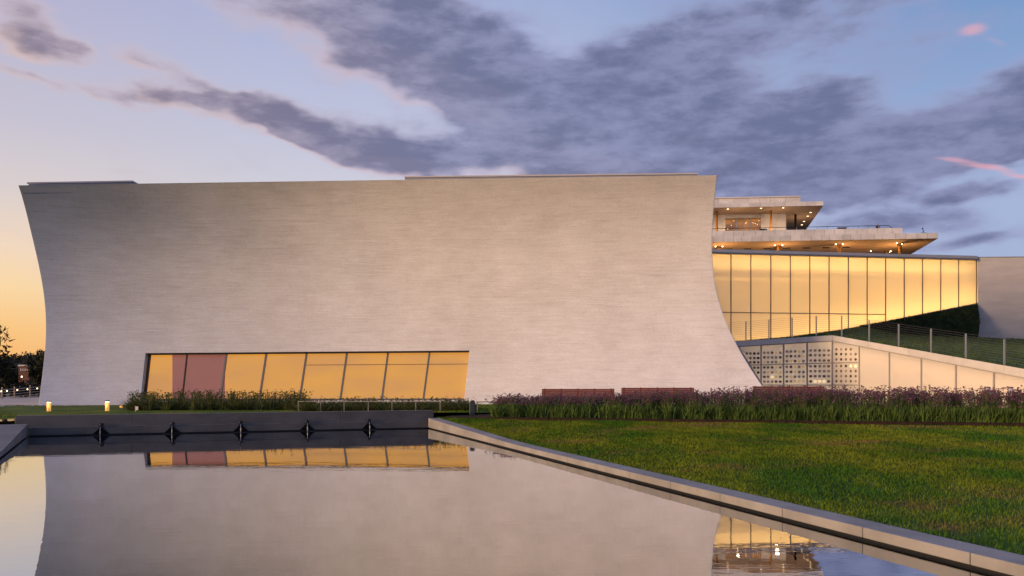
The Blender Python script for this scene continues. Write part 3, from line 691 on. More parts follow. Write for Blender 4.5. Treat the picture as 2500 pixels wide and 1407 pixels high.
# ------------------------------------------------------------------ lower gallery wall with sloping coping
LA, LK, LR = (1770, 46.4), (2033, 42.0), (2500, 31.7)
def ld(px): return inv(px, LA, LK) if px < LK[0] else inv(px, LK, LR)
def ltop(px): return 834+(px-1790)*(-15/243) if px < 2033 else 819+(px-2033)*82/467
def lbot(px): return 846+(px-1795)*(-14/238) if px < 2033 else 832+(px-2033)*90/467
def LP(px, py, back=0): return P(px, py, ld(px)+back)
gal = thing('glass_gallery', up(LP(2150, 940), .34), 'low glowing frosted glass gallery wall with round portholes under a sloping pale coping', 'building')
jn = [1772, 1800, 1874.7, 1950, 2033, 2120, 2218.5, 2329, 2452, 2590, 2700]
for a, b in zip(jn[:-1], jn[1:]):
    e = .35
    f0 = [LP(a+e, ltop(a)), LP(b-e, ltop(b)), LP(b-e, lbot(b)), LP(a+e, lbot(a))]
    bevel(prism('coping_stone', f0, (.10, .50, 0), M['precast'], gal), .006)
prism('coping_backing', [LP(1772, ltop(1772)+1, .05), LP(2033, ltop(2033)+1, .05), LP(2033, lbot(2033)-.6, .05), LP(1772, lbot(1772)-.6, .05)], (.1, .4, 0), M['greywall'], gal)
prism('coping_backing', [LP(2034, ltop(2034)+1, .05), LP(2700, ltop(2700)+1, .05), LP(2700, lbot(2700)-.6, .05), LP(2034, lbot(2034)-.6, .05)], (.1, .4, 0), M['greywall'], gal)
def ltr(px): return 891.5-(px-1835)*6.5/265
lm = [1800, 1858, 1913, 1970.6, 2032, 2098]
INS = .14
def lfoot(px): return YH+(H-.36)/ld(px)*F
panels = []
for a, b in zip(lm[:-1], lm[1:]):
    for (ta, tb, ba, bb) in ((lbot(a)-.4, lbot(b)-.4, ltr(a), ltr(b)), (ltr(a), ltr(b), 939.5, 939.5), (941.5, 941.5, lfoot(a), lfoot(b))):
        o = prism('glass_panel', [LP(a+.5, ta, INS), LP(b-.5, tb, INS), LP(b-.5, bb, INS), LP(a+.5, ba, INS)], (0, .03, 0), M['opalwhite'], gal); panels.append(o)
    bar('transom', LP(a, ltr(a), INS-.02), LP(b, ltr(b), INS-.02), .06, .05, M['palemullion'], gal)
    bar('transom', LP(a, 940.5, INS-.02), LP(b, 940.5, INS-.02), .06, .05, M['palemullion'], gal)
lm2 = [2098, 2171.6, 2249.5, 2334, 2426.8, 2530, 2640]
for a, b in zip(lm2[:-1], lm2[1:]):
    prism('glass_panel', [LP(a+.6, lbot(a)-.4, INS), LP(b-.6, lbot(b)-.4, INS), LP(b-.6, lfoot(b), INS), LP(a+.6, lfoot(a), INS)], (0, .03, 0), M['opalwhite'], gal)
for a in lm+lm2[1:]:
    bar('mullion', LP(a, lbot(a)-.5, INS-.02), LP(a, lfoot(a), INS-.02), .07, .06, M['palemullion'], gal, up=(0, 1, 0))
for (a, b) in ((1780, 2033), (2034, 2640)):
    bar('head_trim', LP(a, lbot(a)+.8, INS-.05), LP(b, lbot(b)+.8, INS-.05), .07, .05, M['palemullion'], gal)
bar('shadow_gap_strip', LP(1801, 846, INS-.06), LP(1861, 941, INS-.06), .08, .06, M['palemullion'], gal)  # grey strip standing in for the shadow gap beside the curved wall
# portholes
M['hole_dark'] = mat('porthole_dark', (.06, .045, .036), .3, spec=.3)
M['hole_brown'] = mat('porthole_brown', (.22, .16, .12), .3, spec=.3)
M['hole_grey'] = mat('porthole_grey', (.40, .34, .29), .3, spec=.3)
M['hole_lit'] = emis('porthole_lit', (1.0, .76, .40), .8)
M['hole_amber'] = emis('porthole_amber', (.52, .36, .16), .62)
pm = {}
for k in ('hole_dark', 'hole_brown', 'hole_grey', 'hole_lit', 'hole_amber'):
    me = bpy.data.meshes.new('porthole'); vv = [(0.082*math.cos(2*math.pi*i/14), -.004, .073*math.sin(2*math.pi*i/14)) for i in range(14)]+[(0.082*math.cos(2*math.pi*i/14), .02, .073*math.sin(2*math.pi*i/14)) for i in range(14)]
    me.from_pydata(vv, [], [tuple(range(14))]+[(i, i+14, (i+1) % 14+14, (i+1) % 14) for i in range(14)]); me.materials.append(M[k]); pm[k] = me
cols = [[1823, 1832, 1841.5, 1851], [1866, 1875, 1885, 1894.5, 1905], [1921, 1931, 1941, 1951, 1961.6], [1979, 1990, 2001, 2012, 2023], [2042, 2053.6, 2065.3, 2077, 2089]]
rows = [[863.5, 874.4, 885, 898, 910], [861.6, 873, 884.6, 897.5, 909.6, 920.5, 932], [858.5, 870, 882, 896, 908.5, 920, 931.5], [856, 867.5, 880.5, 894.5, 906.5, 919, 931.5], [853.3, 865, 877.8, 894, 906.3, 918.8, 931]]
wd = (LP(2030, 850)-LP(1840, 850)); wd2 = (LP(2095, 850)-LP(2035, 850))
for pi, (cs, rs) in enumerate(zip(cols, rows)):
    dvec = wd if pi < 4 else wd2; rz = math.atan2(dvec.y, dvec.x)
    for ri, y in enumerate(rs):
        for ci, x_ in enumerate(cs):
            if pi == 0 and ((ri in (1, 2) and ci < 1) or (ri == 3 and ci < 2) or (ri == 4 and ci < 3)): continue
            if pi == 4 and ri == 0 and ci == 4: continue
            r = random.random()
            if pi == 0: k = 'hole_brown' if r < .6 else 'hole_dark'
            elif pi in (1, 2): k = 'hole_amber' if r < .22 else ('hole_grey' if r < .75 else 'hole_brown')
            elif pi == 3: k = 'hole_grey' if r < .55 else 'hole_brown'
            else: k = 'hole_brown' if r < .6 else ('hole_dark' if r < .8 else 'hole_grey')
            if (pi == 3 and ri == 6 and 1 <= ci <= 3) or (pi == 4 and ri == 3 and ci >= 3) or (pi == 1 and ri == 5 and ci == 2): k = 'hole_lit'
            par = panels[pi*3+(0 if ri < 3 else 1)]
            o = bpy.data.objects.new('porthole', pm[k]); COL.objects.link(o); o.parent = par
            o.location = LP(x_, y, INS-.004)-gal.location; o.rotation_euler = (0, 0, rz)
# space behind
for (a, b) in ((1785, 2033), (2033, 2660)):
    z1a, z1b = LP(a, lbot(a)-2).z, LP(b, lbot(b)-2).z
    A0, B0 = up(LP(a, 900, 2.6), .3), up(LP(b, 900, 2.6), .3)
    mesh('inner_wall', [A0, B0, up(B0, z1b), up(A0, z1a)], [(0, 1, 2, 3)], M['inside'], gal)
    mesh('inner_ceiling', [up(LP(a, 900, .2), z1a), up(LP(b, 900, .2), z1b), up(B0, z1b), up(A0, z1a)], [(0, 1, 2, 3)], M['inside'], gal)
d_ = LP(2640, 900)-LP(2100, 900); d_.z = 0; sl = LP(2640, lbot(2640))-LP(2100, lbot(2100))
area('gallery_cove_light', LP(2370, lbot(2370)+3, .75)+Vector((0, .2, -.1)), (0, -.6, -.6), 15.5, .25, 95, (1, .58, .26), sl)
area('gallery_floor_light', up(LP(2370, 940, 2.2), .45), (0, -.8, .45), 15.5, .3, 120, (1, .58, .26), d_)
d_ = LP(2030, 900)-LP(1800, 900); d_.z = 0
area('gallery_porthole_light', up(LP(1950, 940, 1.6), .6), (0, -.7, .5), 5.2, .4, 260, (1, .76, .50), d_)

# lawn slope above the coping, dark bank under the glass
pxs = list(range(1776, 2761, 12))
def back_pt(px):
    if px <= 2100: return G(px, gbot(px)+1.5, -.12)
    if px <= 2388:
        t = (px-2100)/288; y = np.interp(px, [2100, 2135, 2200, 2300, 2388], [798.5, 806, 818, 822.5, 824.5]); return P(px, y, gd(px)-.12-2.2*t)
    return Bk(px, 824.5+(px-2388)*3.6/112, -.05)
fv = []; NV = 8
for px in pxs:
    a = LP(px, ltop(px)+.6, .56); b = back_pt(px)
    for j in range(NV):
        t = j/(NV-1); p = a.lerp(b, t); p.z += .12*math.sin(math.pi*t); fv.append(p)
ff = [(i*NV+j, (i+1)*NV+j, (i+1)*NV+j+1, i*NV+j+1) for i in range(len(pxs)-1) for j in range(NV-1)]
M['roof_lawn'] = mat('dim_roof_lawn', (.095, .145, .026), .85, .5, (1.6, 1.6, 1.6), .9, 14)
struct(mesh('roof_lawn', fv, ff, M['roof_lawn'], None, True))
pb = []
fvn = np.array([tuple(v) for v in fv]).reshape(len(pxs), NV, 3)
for k in range(26000):
    i = random.randint(0, len(pxs)-2); j = random.randint(0, NV-2); a, b = random.random(), random.random()
    pb.append((fvn[i, j]*(1-a)+fvn[i+1, j]*a)*(1-b)+(fvn[i, j+1]*(1-a)+fvn[i+1, j+1]*a)*b)
pb = np.array(pb); n = len(pb)
struct(blades('roof_lawn_grass', pb, rng.uniform(.05, .13, n), rng.uniform(.02, .045, n), .7, M['roof_lawn']), 'stuff')['label'] = 'dim grass on the slope behind the cable railing'
bkx = [x for x in range(2100, 2389, 12)]; bv_ = []
for px in bkx:
    a = back_pt(px); b = G(min(px, 2386), gbot(min(px, 2386))+2.0, -.10)
    for j in range(6): bv_.append(a.lerp(b, j/5)+Vector((0, -.25*math.sin(math.pi*j/5), 0)))
bank_o = struct(mesh('planted_bank', bv_, [(i*6+j, (i+1)*6+j, (i+1)*6+j+1, i*6+j+1) for i in range(len(bkx)-1) for j in range(5)], M['ivy'], None, True))
bvn = np.array([tuple(v) for v in bv_]).reshape(len(bkx), 6, 3); pb = []
for k in range(9000):
    i = random.randint(0, len(bkx)-2); j = random.randint(0, 4); a, b = random.random(), random.random()
    pb.append((bvn[i, j]*(1-a)+bvn[i+1, j]*a)*(1-b)+(bvn[i, j+1]*(1-a)+bvn[i+1, j+1]*a)*b)
pb = np.array(pb); n = len(pb)
struct(blades('bank_groundcover', pb, rng.uniform(.08, .2, n), rng.uniform(.04, .09, n), .9, M['ivy']), 'stuff')['label'] = 'dark leafy groundcover on the bank below the glowing glass'

# ------------------------------------------------------------------ cable railing along the coping
ppx = [1821, 1877, 1934, 1993, 2055, 2122, 2194, 2273, 2358, 2452, 2560, 2680]
rail = thing('cable_railing', LP(2122, ltop(2122)+.5, .75), 'steel cable railing with slender posts climbing along the pale coping', 'railing')
pt_top = []; pt_bot = []
for px in ppx:
    b = LP(px, ltop(px)-1.5, .78); b.z -= .06; t = b+Vector((0, 0, 1.13)); pt_top.append(t); pt_bot.append(b)
    bar('post', b, t, .055, .055, M['steel'], rail, up=(0, 1, 0))
p_first = LP(1772, ltop(1772)-1.5, .78)
for k in range(10):
    h = .13+k*.105; pts = [p_first+Vector((0, 0, h))]+[b+Vector((0, -.03, h+.06)) for b in pt_bot]
    tube('cable', pts, .0045, M['mullion'], rail, 4)

# ------------------------------------------------------------------ large marble building behind (terraces)
RD, BD = Vector((1, -.0995, 0)), Vector((.237, 1, 0))
def plane_pt(px, py, q0, off=0.0):                   # front planes run along RD through q0
    o = Vector((q0.x, q0.y, 0))+BD*off; k = (px-CX)/F
    s = (k*o.y-o.x)/(RD.x-k*RD.y); d = o.y+s*RD.y; return P(px, py, d)
Q0 = P(2290, 583, 105.0)
kc = thing('terraced_hall', up(plane_pt(2000, 620, Q0, 10), -.6), 'pale marble hall with two overhanging lit roof terraces behind the glass pavilion', 'building')
def slab(name, pxr, ytop, ybot, off, depth, m, pxl=1560, right_off=0):
    t = plane_pt(pxr, ytop, Q0, off); b = plane_pt(pxr, ybot, Q0, off); l = plane_pt(pxl, ytop, Q0, off)
    poly = [up(l, b.z), up(t, b.z), up(t, b.z)+BD*depth, up(l, b.z)+BD*depth]
    prism(name, poly, (0, 0, t.z-b.z), m, kc); return l, t, b.z, t.z
def facing(name, l, r, z0, z1, w, m, th=.10):        # separate marble panels on a front face
    Lr = (r-l).length; d = (r-l).normalized(); d.z = 0; s = Lr
    while s > .3 and s > Lr-44:
        ww_ = w*random.choice((1, 1, 1, .75, 1.25)); a, b = max(s-ww_+.015, 0), s-.015
        p = [up(l+d*a, z0), up(l+d*b, z0), up(l+d*b, z1), up(l+d*a, z1)]
        prism(name, [q-BD*(th+.002) for q in p], BD*th, M['marble'], kc); s -= ww_
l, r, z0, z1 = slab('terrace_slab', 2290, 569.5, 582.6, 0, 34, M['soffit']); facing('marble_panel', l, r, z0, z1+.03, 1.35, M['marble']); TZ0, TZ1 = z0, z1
l, r, z0, z1 = slab('terrace_parapet', 2203, 557.0, 569.2, 1.2, .6, M['marble']); facing('marble_panel', l, r, TZ1+.01, z1, 1.3, M['marble']); PZ1 = z1
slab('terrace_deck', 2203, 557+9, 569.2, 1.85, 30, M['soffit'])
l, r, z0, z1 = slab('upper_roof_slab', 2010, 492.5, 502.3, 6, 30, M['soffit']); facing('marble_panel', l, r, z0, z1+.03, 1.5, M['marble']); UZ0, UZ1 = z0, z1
l, r, z0, z1 = slab('upper_parapet', 1954, 480.5, 492, 8, 24, M['marble']); facing('marble_panel', l, r, UZ1+.01, z1, 2.1, M['marble'])
slab('parapet_cap', 1955, 478, 480.3, 7.7, 24.6, M['marble'])
# penthouse wall with window
wf = plane_pt(1919, 519.5, Q0, 11)
l_ = plane_pt(1560, 540, Q0, 11)
def pw(px, z): q = plane_pt(px, 540, Q0, 11); return up(q, z)
for a, b, za, zb in ((1560, 1771, TZ1, UZ0), (1858, 1919, TZ1, UZ0), (1771, 1858, UZ0-.55, UZ0), (1771, 1858, TZ1, TZ1+.25)):
    prism('penthouse_wall', [pw(a, za), pw(b, za), pw(b, zb), pw(a, zb)], BD*1.0, M['marble'], kc)
prism('penthouse_side', [pw(1918.8, TZ1)+BD*1.01, pw(1918.8, UZ0)+BD*1.01, pw(1918.8, UZ0)+BD*18, pw(1918.8, TZ1)+BD*18], -RD*.5, M['marble'], kc)
M['hallglow'] = shade_mat('warm_interior_glow', (.42, .170, .040), (.15, .055, .016), .95)
prism('lit_interior', [pw(1770, TZ1)+BD*.9, pw(1860, TZ1)+BD*.9, pw(1860, UZ0)+BD*.9, pw(1770, UZ0)+BD*.9], BD*.05, M['hallglow'], kc)
prism('interior_counter', [pw(1770, TZ1)+BD*.75, pw(1860, TZ1)+BD*.75, pw(1860, TZ1+1.9)+BD*.75, pw(1770, TZ1+1.9)+BD*.75], BD*.05, mat('dark_counter', (.07, .035, .03), .7), kc)
for a, b in ((1772, 1797), (1798, 1814.5), (1815.5, 1831), (1832, 1857)):
    prism('window_pane', [pw(a, TZ1+.25)+BD*.3, pw(b, TZ1+.25)+BD*.3, pw(b, UZ0-.55)+BD*.3, pw(a, UZ0-.55)+BD*.3], BD*.03, M['pane'], kc)
for a in (1797.5, 1815, 1831.5): bar('mullion', pw(a, TZ1+.25)+BD*.25, pw(a, UZ0-.55)+BD*.25, .16, .12, M['steel'], kc, up=(0, 1, 0))
for i in range(14):
    x_ = random.uniform(1776, 1854); z = random.uniform(UZ0-1.6, UZ0-.8) if i < 9 else random.uniform(TZ1+1.4, UZ0-2)
    lathe('interior_lamp', [(.015, -.05), (.055, 0), (.015, .05)], M['lampwarm'], pw(x_, z)+BD*.6, kc, 6)
def on_z(px, py, z): return P(px, py, (H-z)*F/(py-YH))
for px, py in ((1777, 510.8), (1858, 509), (1912, 507.8), (1979, 519.3), (1972, 528.3), (1963, 541), (1957.5, 549.5), (1690, 512)):
    p = on_z(px, py, UZ0-.03); lathe('downlight', [(.12, -.03), (.15, 0), (.12, .03)], M['lampwarm'], p, kc, 10)
for i, (px, py) in enumerate(((1750, 517), (1882, 514.5), (1942, 524.5))):
    p = on_z(px, py, UZ0); tube('column', [up(p, TZ1), up(p, UZ0)], .17, M['bronze'] if i < 2 else M['black'], kc, 10)
p = on_z(1929, 540, UZ0); prism('door', [up(p, TZ1), up(p+RD*.8, TZ1), up(p+RD*.8, TZ1+2.6), up(p, TZ1+2.6)], BD*.1, M['black'], kc)
for i, (px, py) in enumerate(((1755.5, 603), (1900.5, 600), (2048.5, 597.5), (2197, 595.5), (2165, 614))):
    p = on_z(px, py, TZ0); tube('column', [up(p, 9), up(p, TZ0-.35), up(p, TZ0)], [.24, .24, .42], M['bronze'], kc, 12)
for px, py in ((1747, 602.3), (1764, 602.2), (1892, 599.3), (1910, 599.1), (2040.5, 596.8), (2057.5, 596.6), (2189.5, 594.3), (2201.5, 596.3), (2126, 613.5), (2171, 616), (2174.5, 613.7)):
    p = on_z(px, py, TZ0-.10); lathe('spotlight', [(.04, -.06), (.09, -.03), (.09, .03), (.03, .06)], M['lamphot'], p, kc, 10)
p = P(2117, 620.5, 88); lathe('floodlight', [(.05, -.08), (.12, 0), (.05, .08)], M['lamphot'], p, kc, 10)
for px, py in ((1778, 608.5), (1825.5, 608), (1873, 607.2), (1920.5, 606.5), (1968.5, 606), (2016.5, 605), (2065, 604.2)):
    p = on_z(px, py, TZ0-.02); prism('ceiling_vent', [p-RD*.5-BD*.3, p+RD*.5-BD*.3, p+RD*.5+BD*.3, p-RD*.5+BD*.3], (0, 0, -.05), M['black'], kc)
bw0, bw1 = plane_pt(1560, 600, Q0, 17), plane_pt(2132, 600, Q0, 17)
prism('hall_wall', [up(bw0, -.5), up(bw1, -.5), up(bw1, TZ0), up(bw0, TZ0)], BD*1, M['marble'], kc)
for px in (1760, 1900, 2048, 2180):
    p = on_z(px, 603, TZ0); point('terrace_lamp', up(p, TZ0-2.6)-BD*2, 640, (1, .52, .18), .3)
for px in (1800, 1895): 
    p = on_z(px, 514, UZ0); point('soffit_bounce_fill', up(p, UZ0-2.6)-BD*1.0, 150, (1, .68, .40), .3)  # unseen fill added for light bounced onto the upper soffit
p = on_z(1955, 530, UZ0); point('soffit_bounce_fill', up(p, UZ0-2.6), 150, (1, .66, .38), .3)  # added fill of the same kind at the soffit's open end
# terrace guard rail
gr = thing('terrace_guard_rail', up(plane_pt(2000, 560, Q0, 3), PZ1-.4), 'thin dark guard rail along the upper marble terrace', 'railing')
ra = [plane_pt(px, 560, Q0, 2.2) for px in (1560, 1740, 1900, 2050, 2170)]
tube('handrail', [up(q, PZ1+.55) for q in ra], .04, M['black'], gr, 5); tube('handrail', [up(ra[-1], PZ1+.55), up(ra[-1], PZ1+.55)+RD*.6-Vector((0, 0, .5))], .04, M['black'], gr, 5)
for px in range(1745, 2171, 25):
    q = plane_pt(px, 560, Q0, 2.2); tube('post', [up(q, PZ1-.4), up(q, PZ1+.55)], .035, M['steel'], gr, 5)
for px, wp in ((2056, 1.1), (1864, .9)):
    q = up(plane_pt(px, 556, Q0, 3.5), PZ1)
    t = thing('terrace_planter', up(q, PZ1-.3), 'dark box planter on the terrace %s' % ('at mid length of the open guard rail' if px > 2000 else 'in front of the lit penthouse window'), 'planter', 'terrace planters')
    prism('planter_box', [q-RD*wp/2+Vector((0, 0, -.3)), q+RD*wp/2+Vector((0, 0, -.3)), q+RD*wp/2+Vector((0, 0, .55)), q-RD*wp/2+Vector((0, 0, .55))], BD*.6, M['pedestal'], t)
    prism('planter_rim', [q-RD*(wp/2+.06)-BD*.06+Vector((0, 0, .552)), q+RD*(wp/2+.06)-BD*.06+Vector((0, 0, .552)), q+RD*(wp/2+.06)-BD*.06+Vector((0, 0, .65)), q-RD*(wp/2+.06)-BD*.06+Vector((0, 0, .65))], BD*.72, M['black'], t)
# fixture on the terrace corner
q = up(plane_pt(2253, 566, Q0, 1.2), TZ1+.03)
t = thing('roof_fixture', q, 'small dark upright fixture on a low mound at the terrace corner', 'fixture')
lathe('mound', [(.75, 0), (.65, .14), (.3, .24), (.05, .27)], M['black'], q, t, 12)
tube('stem', [q+Vector((0, 0, .2)), q+Vector((.02, 0, .55)), q+Vector((-.03, 0, .85))], .035, M['black'], t, 6)
lathe('fixture_head', [(.03, 0), (.10, .06), (.09, .16), (.03, .22)], M['black'], q+Vector((-.03, 0, .72)), t, 8)
lathe('fixture_head', [(.03, 0), (.09, .05), (.08, .12), (.03, .16)], M['black'], q+Vector((.09, 0, .42)), t, 8)
# person on the terrace, arms on the rail
def person(loc):
    bm = bmesh.new(); lay = bm.verts.layers.skin.verify()
    J = {'pel': ((0, 0, .93), .15), 'wai': ((0, 0, 1.10), .14), 'che': ((0, -.02, 1.33), .16), 'nec': ((0, -.02, 1.50), .06), 'hd0': ((0, -.03, 1.58), .075), 'hd1': ((0, -.03, 1.68), .09), 'hd2': ((0, -.02, 1.76), .06),
         'hl': ((.10, 0, .88), .10), 'kl': ((.11, -.02, .48), .07), 'al': ((.11, .02, .08), .05), 'tl': ((.12, -.14, .04), .04), 'hr': ((-.10, 0, .88), .10), 'kr': ((-.11, -.02, .48), .07), 'ar': ((-.11, .02, .08), .05), 'tr': ((-.12, -.14, .04), .04),
         'sl': ((.19, -.02, 1.42), .07), 'el': ((.26, -.10, 1.16), .05), 'wl': ((.20, -.34, 1.10), .035), 'fl': ((.17, -.42, 1.09), .03), 'sr': ((-.19, -.02, 1.42), .07), 'er': ((-.26, -.10, 1.16), .05), 'wr': ((-.20, -.34, 1.10), .035), 'fr': ((-.17, -.42, 1.09), .03)}
    vs_ = {}
    for k, (p, r) in J.items():
        v = bm.verts.new(p); v[lay].radius = (r, r); v[lay].use_root = k == 'pel'; vs_[k] = v
    for a, b in (('pel', 'wai'), ('wai', 'che'), ('che', 'nec'), ('nec', 'hd0'), ('hd0', 'hd1'), ('hd1', 'hd2'), ('pel', 'hl'), ('hl', 'kl'), ('kl', 'al'), ('al', 'tl'), ('pel', 'hr'), ('hr', 'kr'), ('kr', 'ar'), ('ar', 'tr'),
                 ('che', 'sl'), ('sl', 'el'), ('el', 'wl'), ('wl', 'fl'), ('che', 'sr'), ('sr', 'er'), ('er', 'wr'), ('wr', 'fr')): bm.edges.new((vs_[a], vs_[b]))
    me = bpy.data.meshes.new('person'); bm.to_mesh(me); bm.free()
    o = bpy.data.objects.new('person', me); COL.objects.link(o); o.location = loc
    o.modifiers.new('skin', 'SKIN'); o.modifiers.new('sub', 'SUBSURF').levels = 1; o.modifiers['sub'].render_levels = 1
    m = bpy.data.materials.new('dark_clothes_and_skin'); m.use_nodes = True; t = m.node_tree; X.tree = t; b = t.nodes['Principled BSDF']; b.inputs['Roughness'].default_value = .8
    sp = N(t, 'ShaderNodeSeparateXYZ'); L(t, N(t, 'ShaderNodeTexCoord').outputs['Object'], sp.inputs[0]); z = X(sp.outputs[2])
    c = mixc(smooth(z, .94, .96), (.02, .02, .03), (.055, .045, .055)); c = mixc(smooth(z, 1.50, 1.52), c, (.32, .19, .13)); c = mixc(smooth(z, 1.68, 1.70), c, (.02, .015, .012))
    L(t, c, b.inputs['Base Color']); me.materials.append(m); return o
q = plane_pt(2142.5, 556, Q0, 2.9)
tag(person(up(q, PZ1-.78)), 'distant person in dark clothes leaning on the terrace guard rail', 'person')

# ------------------------------------------------------------------ benches between bed and pavilion
def bench(px0, px1, d0, d1, ytop, label):
    a, b = P(px0, ytop, d0), P(px1, ytop, d1); zt = (a.z+b.z)/2; d = (b-a); d.z = 0; Lb = d.length; d.normalize(); n = Vector((-d.y, d.x, 0)) # away from the camera
    z0 = .345; o = up(a, z0); root = thing('slatted_bench', up(a.lerp(b, .5), z0), label, 'bench', 'slatted benches behind the verbena')
    hb = zt-z0
    for k in range(6):
        z = zt-.045-k*.085; bar('back_slat', up(a, z), up(b, z), .04, .079, M['wood'], root)
    for k in range(5):
        off = n*(.10+k*.10); bar('seat_slat', up(a, z0+.43)+off, up(b, z0+.43)+off, .085, .04, M['wood'], root)
    for k in range(5):
        p = up(a, 0)+d*(.12+(Lb-.24)*k/4)
        bar('back_post', up(p, z0)+n*.055, up(p, zt+.01)+n*.055, .06, .05, M['wood'], root, up=(0, 1, 0))
        bar('leg', up(p, z0)+n*.50, up(p, z0+.41)+n*.50, .06, .05, M['wood'], root, up=(0, 1, 0))
        bar('seat_bearer', up(p, z0+.385)+n*.085, up(p, z0+.385)+n*.47, .05, .045, M['wood'], root)
bench(1323, 1500, 33.0, 33.2, 949.5, 'red-brown slatted bench nearest the long amber window, behind the flowers')
bench(1517, 1694, 33.3, 33.5, 946.8, 'middle red-brown slatted bench behind the flowers, against the blank wall')
bench(1838, 2012, 34.0, 34.2, 943.2, 'warm-lit slatted bench in front of the porthole glass, mostly behind flowers')
# two squat drums among the flowers at the right
for px, lab in ((2411, 'short grey post among the flowers, left of the two by the glowing glass'), (2467, 'short grey post among the flowers at the right edge')):
    p = P(px, 948, 28.6); b = up(p, .34)
    t = thing('short_post', b, lab, 'post', 'short posts by the gallery')
    lathe('post_body', [(.09, 0), (.09, p.z-.34-.05), (.075, p.z-.34)], M['greywall'], b, t, 12); lathe('post_cap', [(.10, 0), (.10, .03), (.06, .05)], M['mullion'], up(b, p.z+.002), t, 12)

# ------------------------------------------------------------------ pedestal, low rail, bollards, little fixtures
p = PZ(1153.5, 1016, .34); hgt = (1016-978.5)/F*p.y
ped = thing('utility_pedestal', up(p, .32), 'dark box pedestal standing at the left end of the verbena bed', 'pedestal')
bevel(prism('pedestal_body', [up(p, .32)+Vector((-.085, -.08, 0)), up(p, .32)+Vector((.085, -.08, 0)), up(p, .32)+Vector((.085, .10, 0)), up(p, .32)+Vector((-.085, .10, 0))], (0, 0, hgt), M['pedestal'], ped), .012)
prism('pedestal_sunlit_edge', [up(p, .322)+Vector((-.088, -.05, 0)), up(p, .322)+Vector((-.088, .08, 0)), up(p, .30+hgt)+Vector((-.088, .08, 0)), up(p, .30+hgt)+Vector((-.088, -.05, 0))], (-.012, 0, 0), M['steel'], ped)  # paler plate puts the sunlit left edge into the pedestal's colour
lathe('pedestal_cap', [(.05, 0), (.06, .012), (.02, .03)], M['black'], up(p, .322+hgt), ped, 10)
lr = thing('low_guard_rail', up(P(900, 990, 28.2), .42), 'low pale metal rail with short posts in front of the amber window', 'railing')
def LRp(px): return P(px, 980.3, inv(px, (728, 28.4), (1075, 27.8)))
bar('top_rail', LRp(727), LRp(1076), .03, .024, M['whiterail'], lr)
for px in (728.5, 783, 840, 899, 957, 1015, 1074.5):
    q = LRp(px); bar('post', up(q, .40), up(q, q.z-.013), .026, .022, M['whiterail'], lr, up=(0, 1, 0))
r2 = thing('thin_guard_rail', up(P(1190, 985, 28.0), .35), 'thin dark rail running into the flowers right of the pedestal', 'railing')
tube('top_rail', [P(1163, 981.5, 28.3), P(1330, 981.5, 28.6)], .015, M['black'], r2, 5)
for px in (1165.5, 1240, 1325):
    q = P(px, 981.5, 28.3); bar('post', up(q, .3), q-Vector((0, 0, .01)), .035, .03, M['whiterail'], r2, up=(0, 1, 0))
def bollard(px, ybase, ytop, d, label):
    b = P(px, ybase, d); hh_ = (ybase-ytop)/F*d; t = thing('bollard_light', b, label, 'bollard', 'lit bollards on the back lawn')
    lathe('lamp_body', [(.068, -.08), (.072, hh_*.80)], M['bollardglow'], b, t, 14)
    lathe('lamp_lens', [(.066, 0), (.066, hh_*.10)], M['lampwarm'], b+Vector((0, 0, hh_*.80+.001)), t, 14)
    lathe('lamp_cap', [(.082, 0), (.082, hh_*.09), (.06, hh_*.10)], M['frame'], b+Vector((0, 0, hh_*.90+.002)), t, 14)
    point('bollard_lamp', b+Vector((0, -.16, hh_*.72)), 1.6, (1, .68, .28), .05)
bollard(119.5, 1002.5, 979.5, 29.5, 'glowing bollard light nearest the left corner of the pavilion')
bollard(262, 1003, 978, 29.5, 'glowing bollard light on the back lawn beside the wispy grasses')
b = P(296, 993.5, 30.5); t = thing('ground_spotlight', b, 'small amber ground light by the left end of the grasses', 'light')
lathe('lamp_body', [(.05, -.04), (.06, .03), (.03, .05)], M['bollardglow'], b, t, 8); lathe('lamp_rim', [(.065, 0), (.07, .015), (.05, .02)], M['frame'], b+Vector((0, 0, .052)), t, 8)
b = P(333, 1003, 28.5); t = thing('marker_stake', b, 'small pale tag stake at the edge of the grasses', 'marker')
prism('tag_plate', [b+Vector((-.02, 0, .02)), b+Vector((.06, 0, .02)), b+Vector((.06, 0, .15)), b+Vector((-.02, 0, .15))], (0, .02, 0), mat('pale_tag', (.75, .62, .5), .6), t)
prism('stake', [b+Vector((-.06, .022, -.05)), b+Vector((-.03, .022, -.05)), b+Vector((-.03, .022, .17)), b+Vector((-.06, .022, .17))], (0, .02, 0), M['steel'], t)
# uplight at the right end of the window
b = P(1137, 988, 34.5); b.z = .36; t = thing('garden_uplight', b, 'small bright garden uplight at the right end of the amber window', 'light')
lathe('lamp_body', [(.05, 0), (.06, .12), (.05, .14)], M['black'], b, t, 10); lathe('lamp_lens', [(.045, 0), (.045, .01)], M['lamphot'], b+Vector((0, 0, .142)), t, 10)
point('uplight_lamp', b+Vector((0, -.05, .35)), 9, (1, .80, .55), .06)

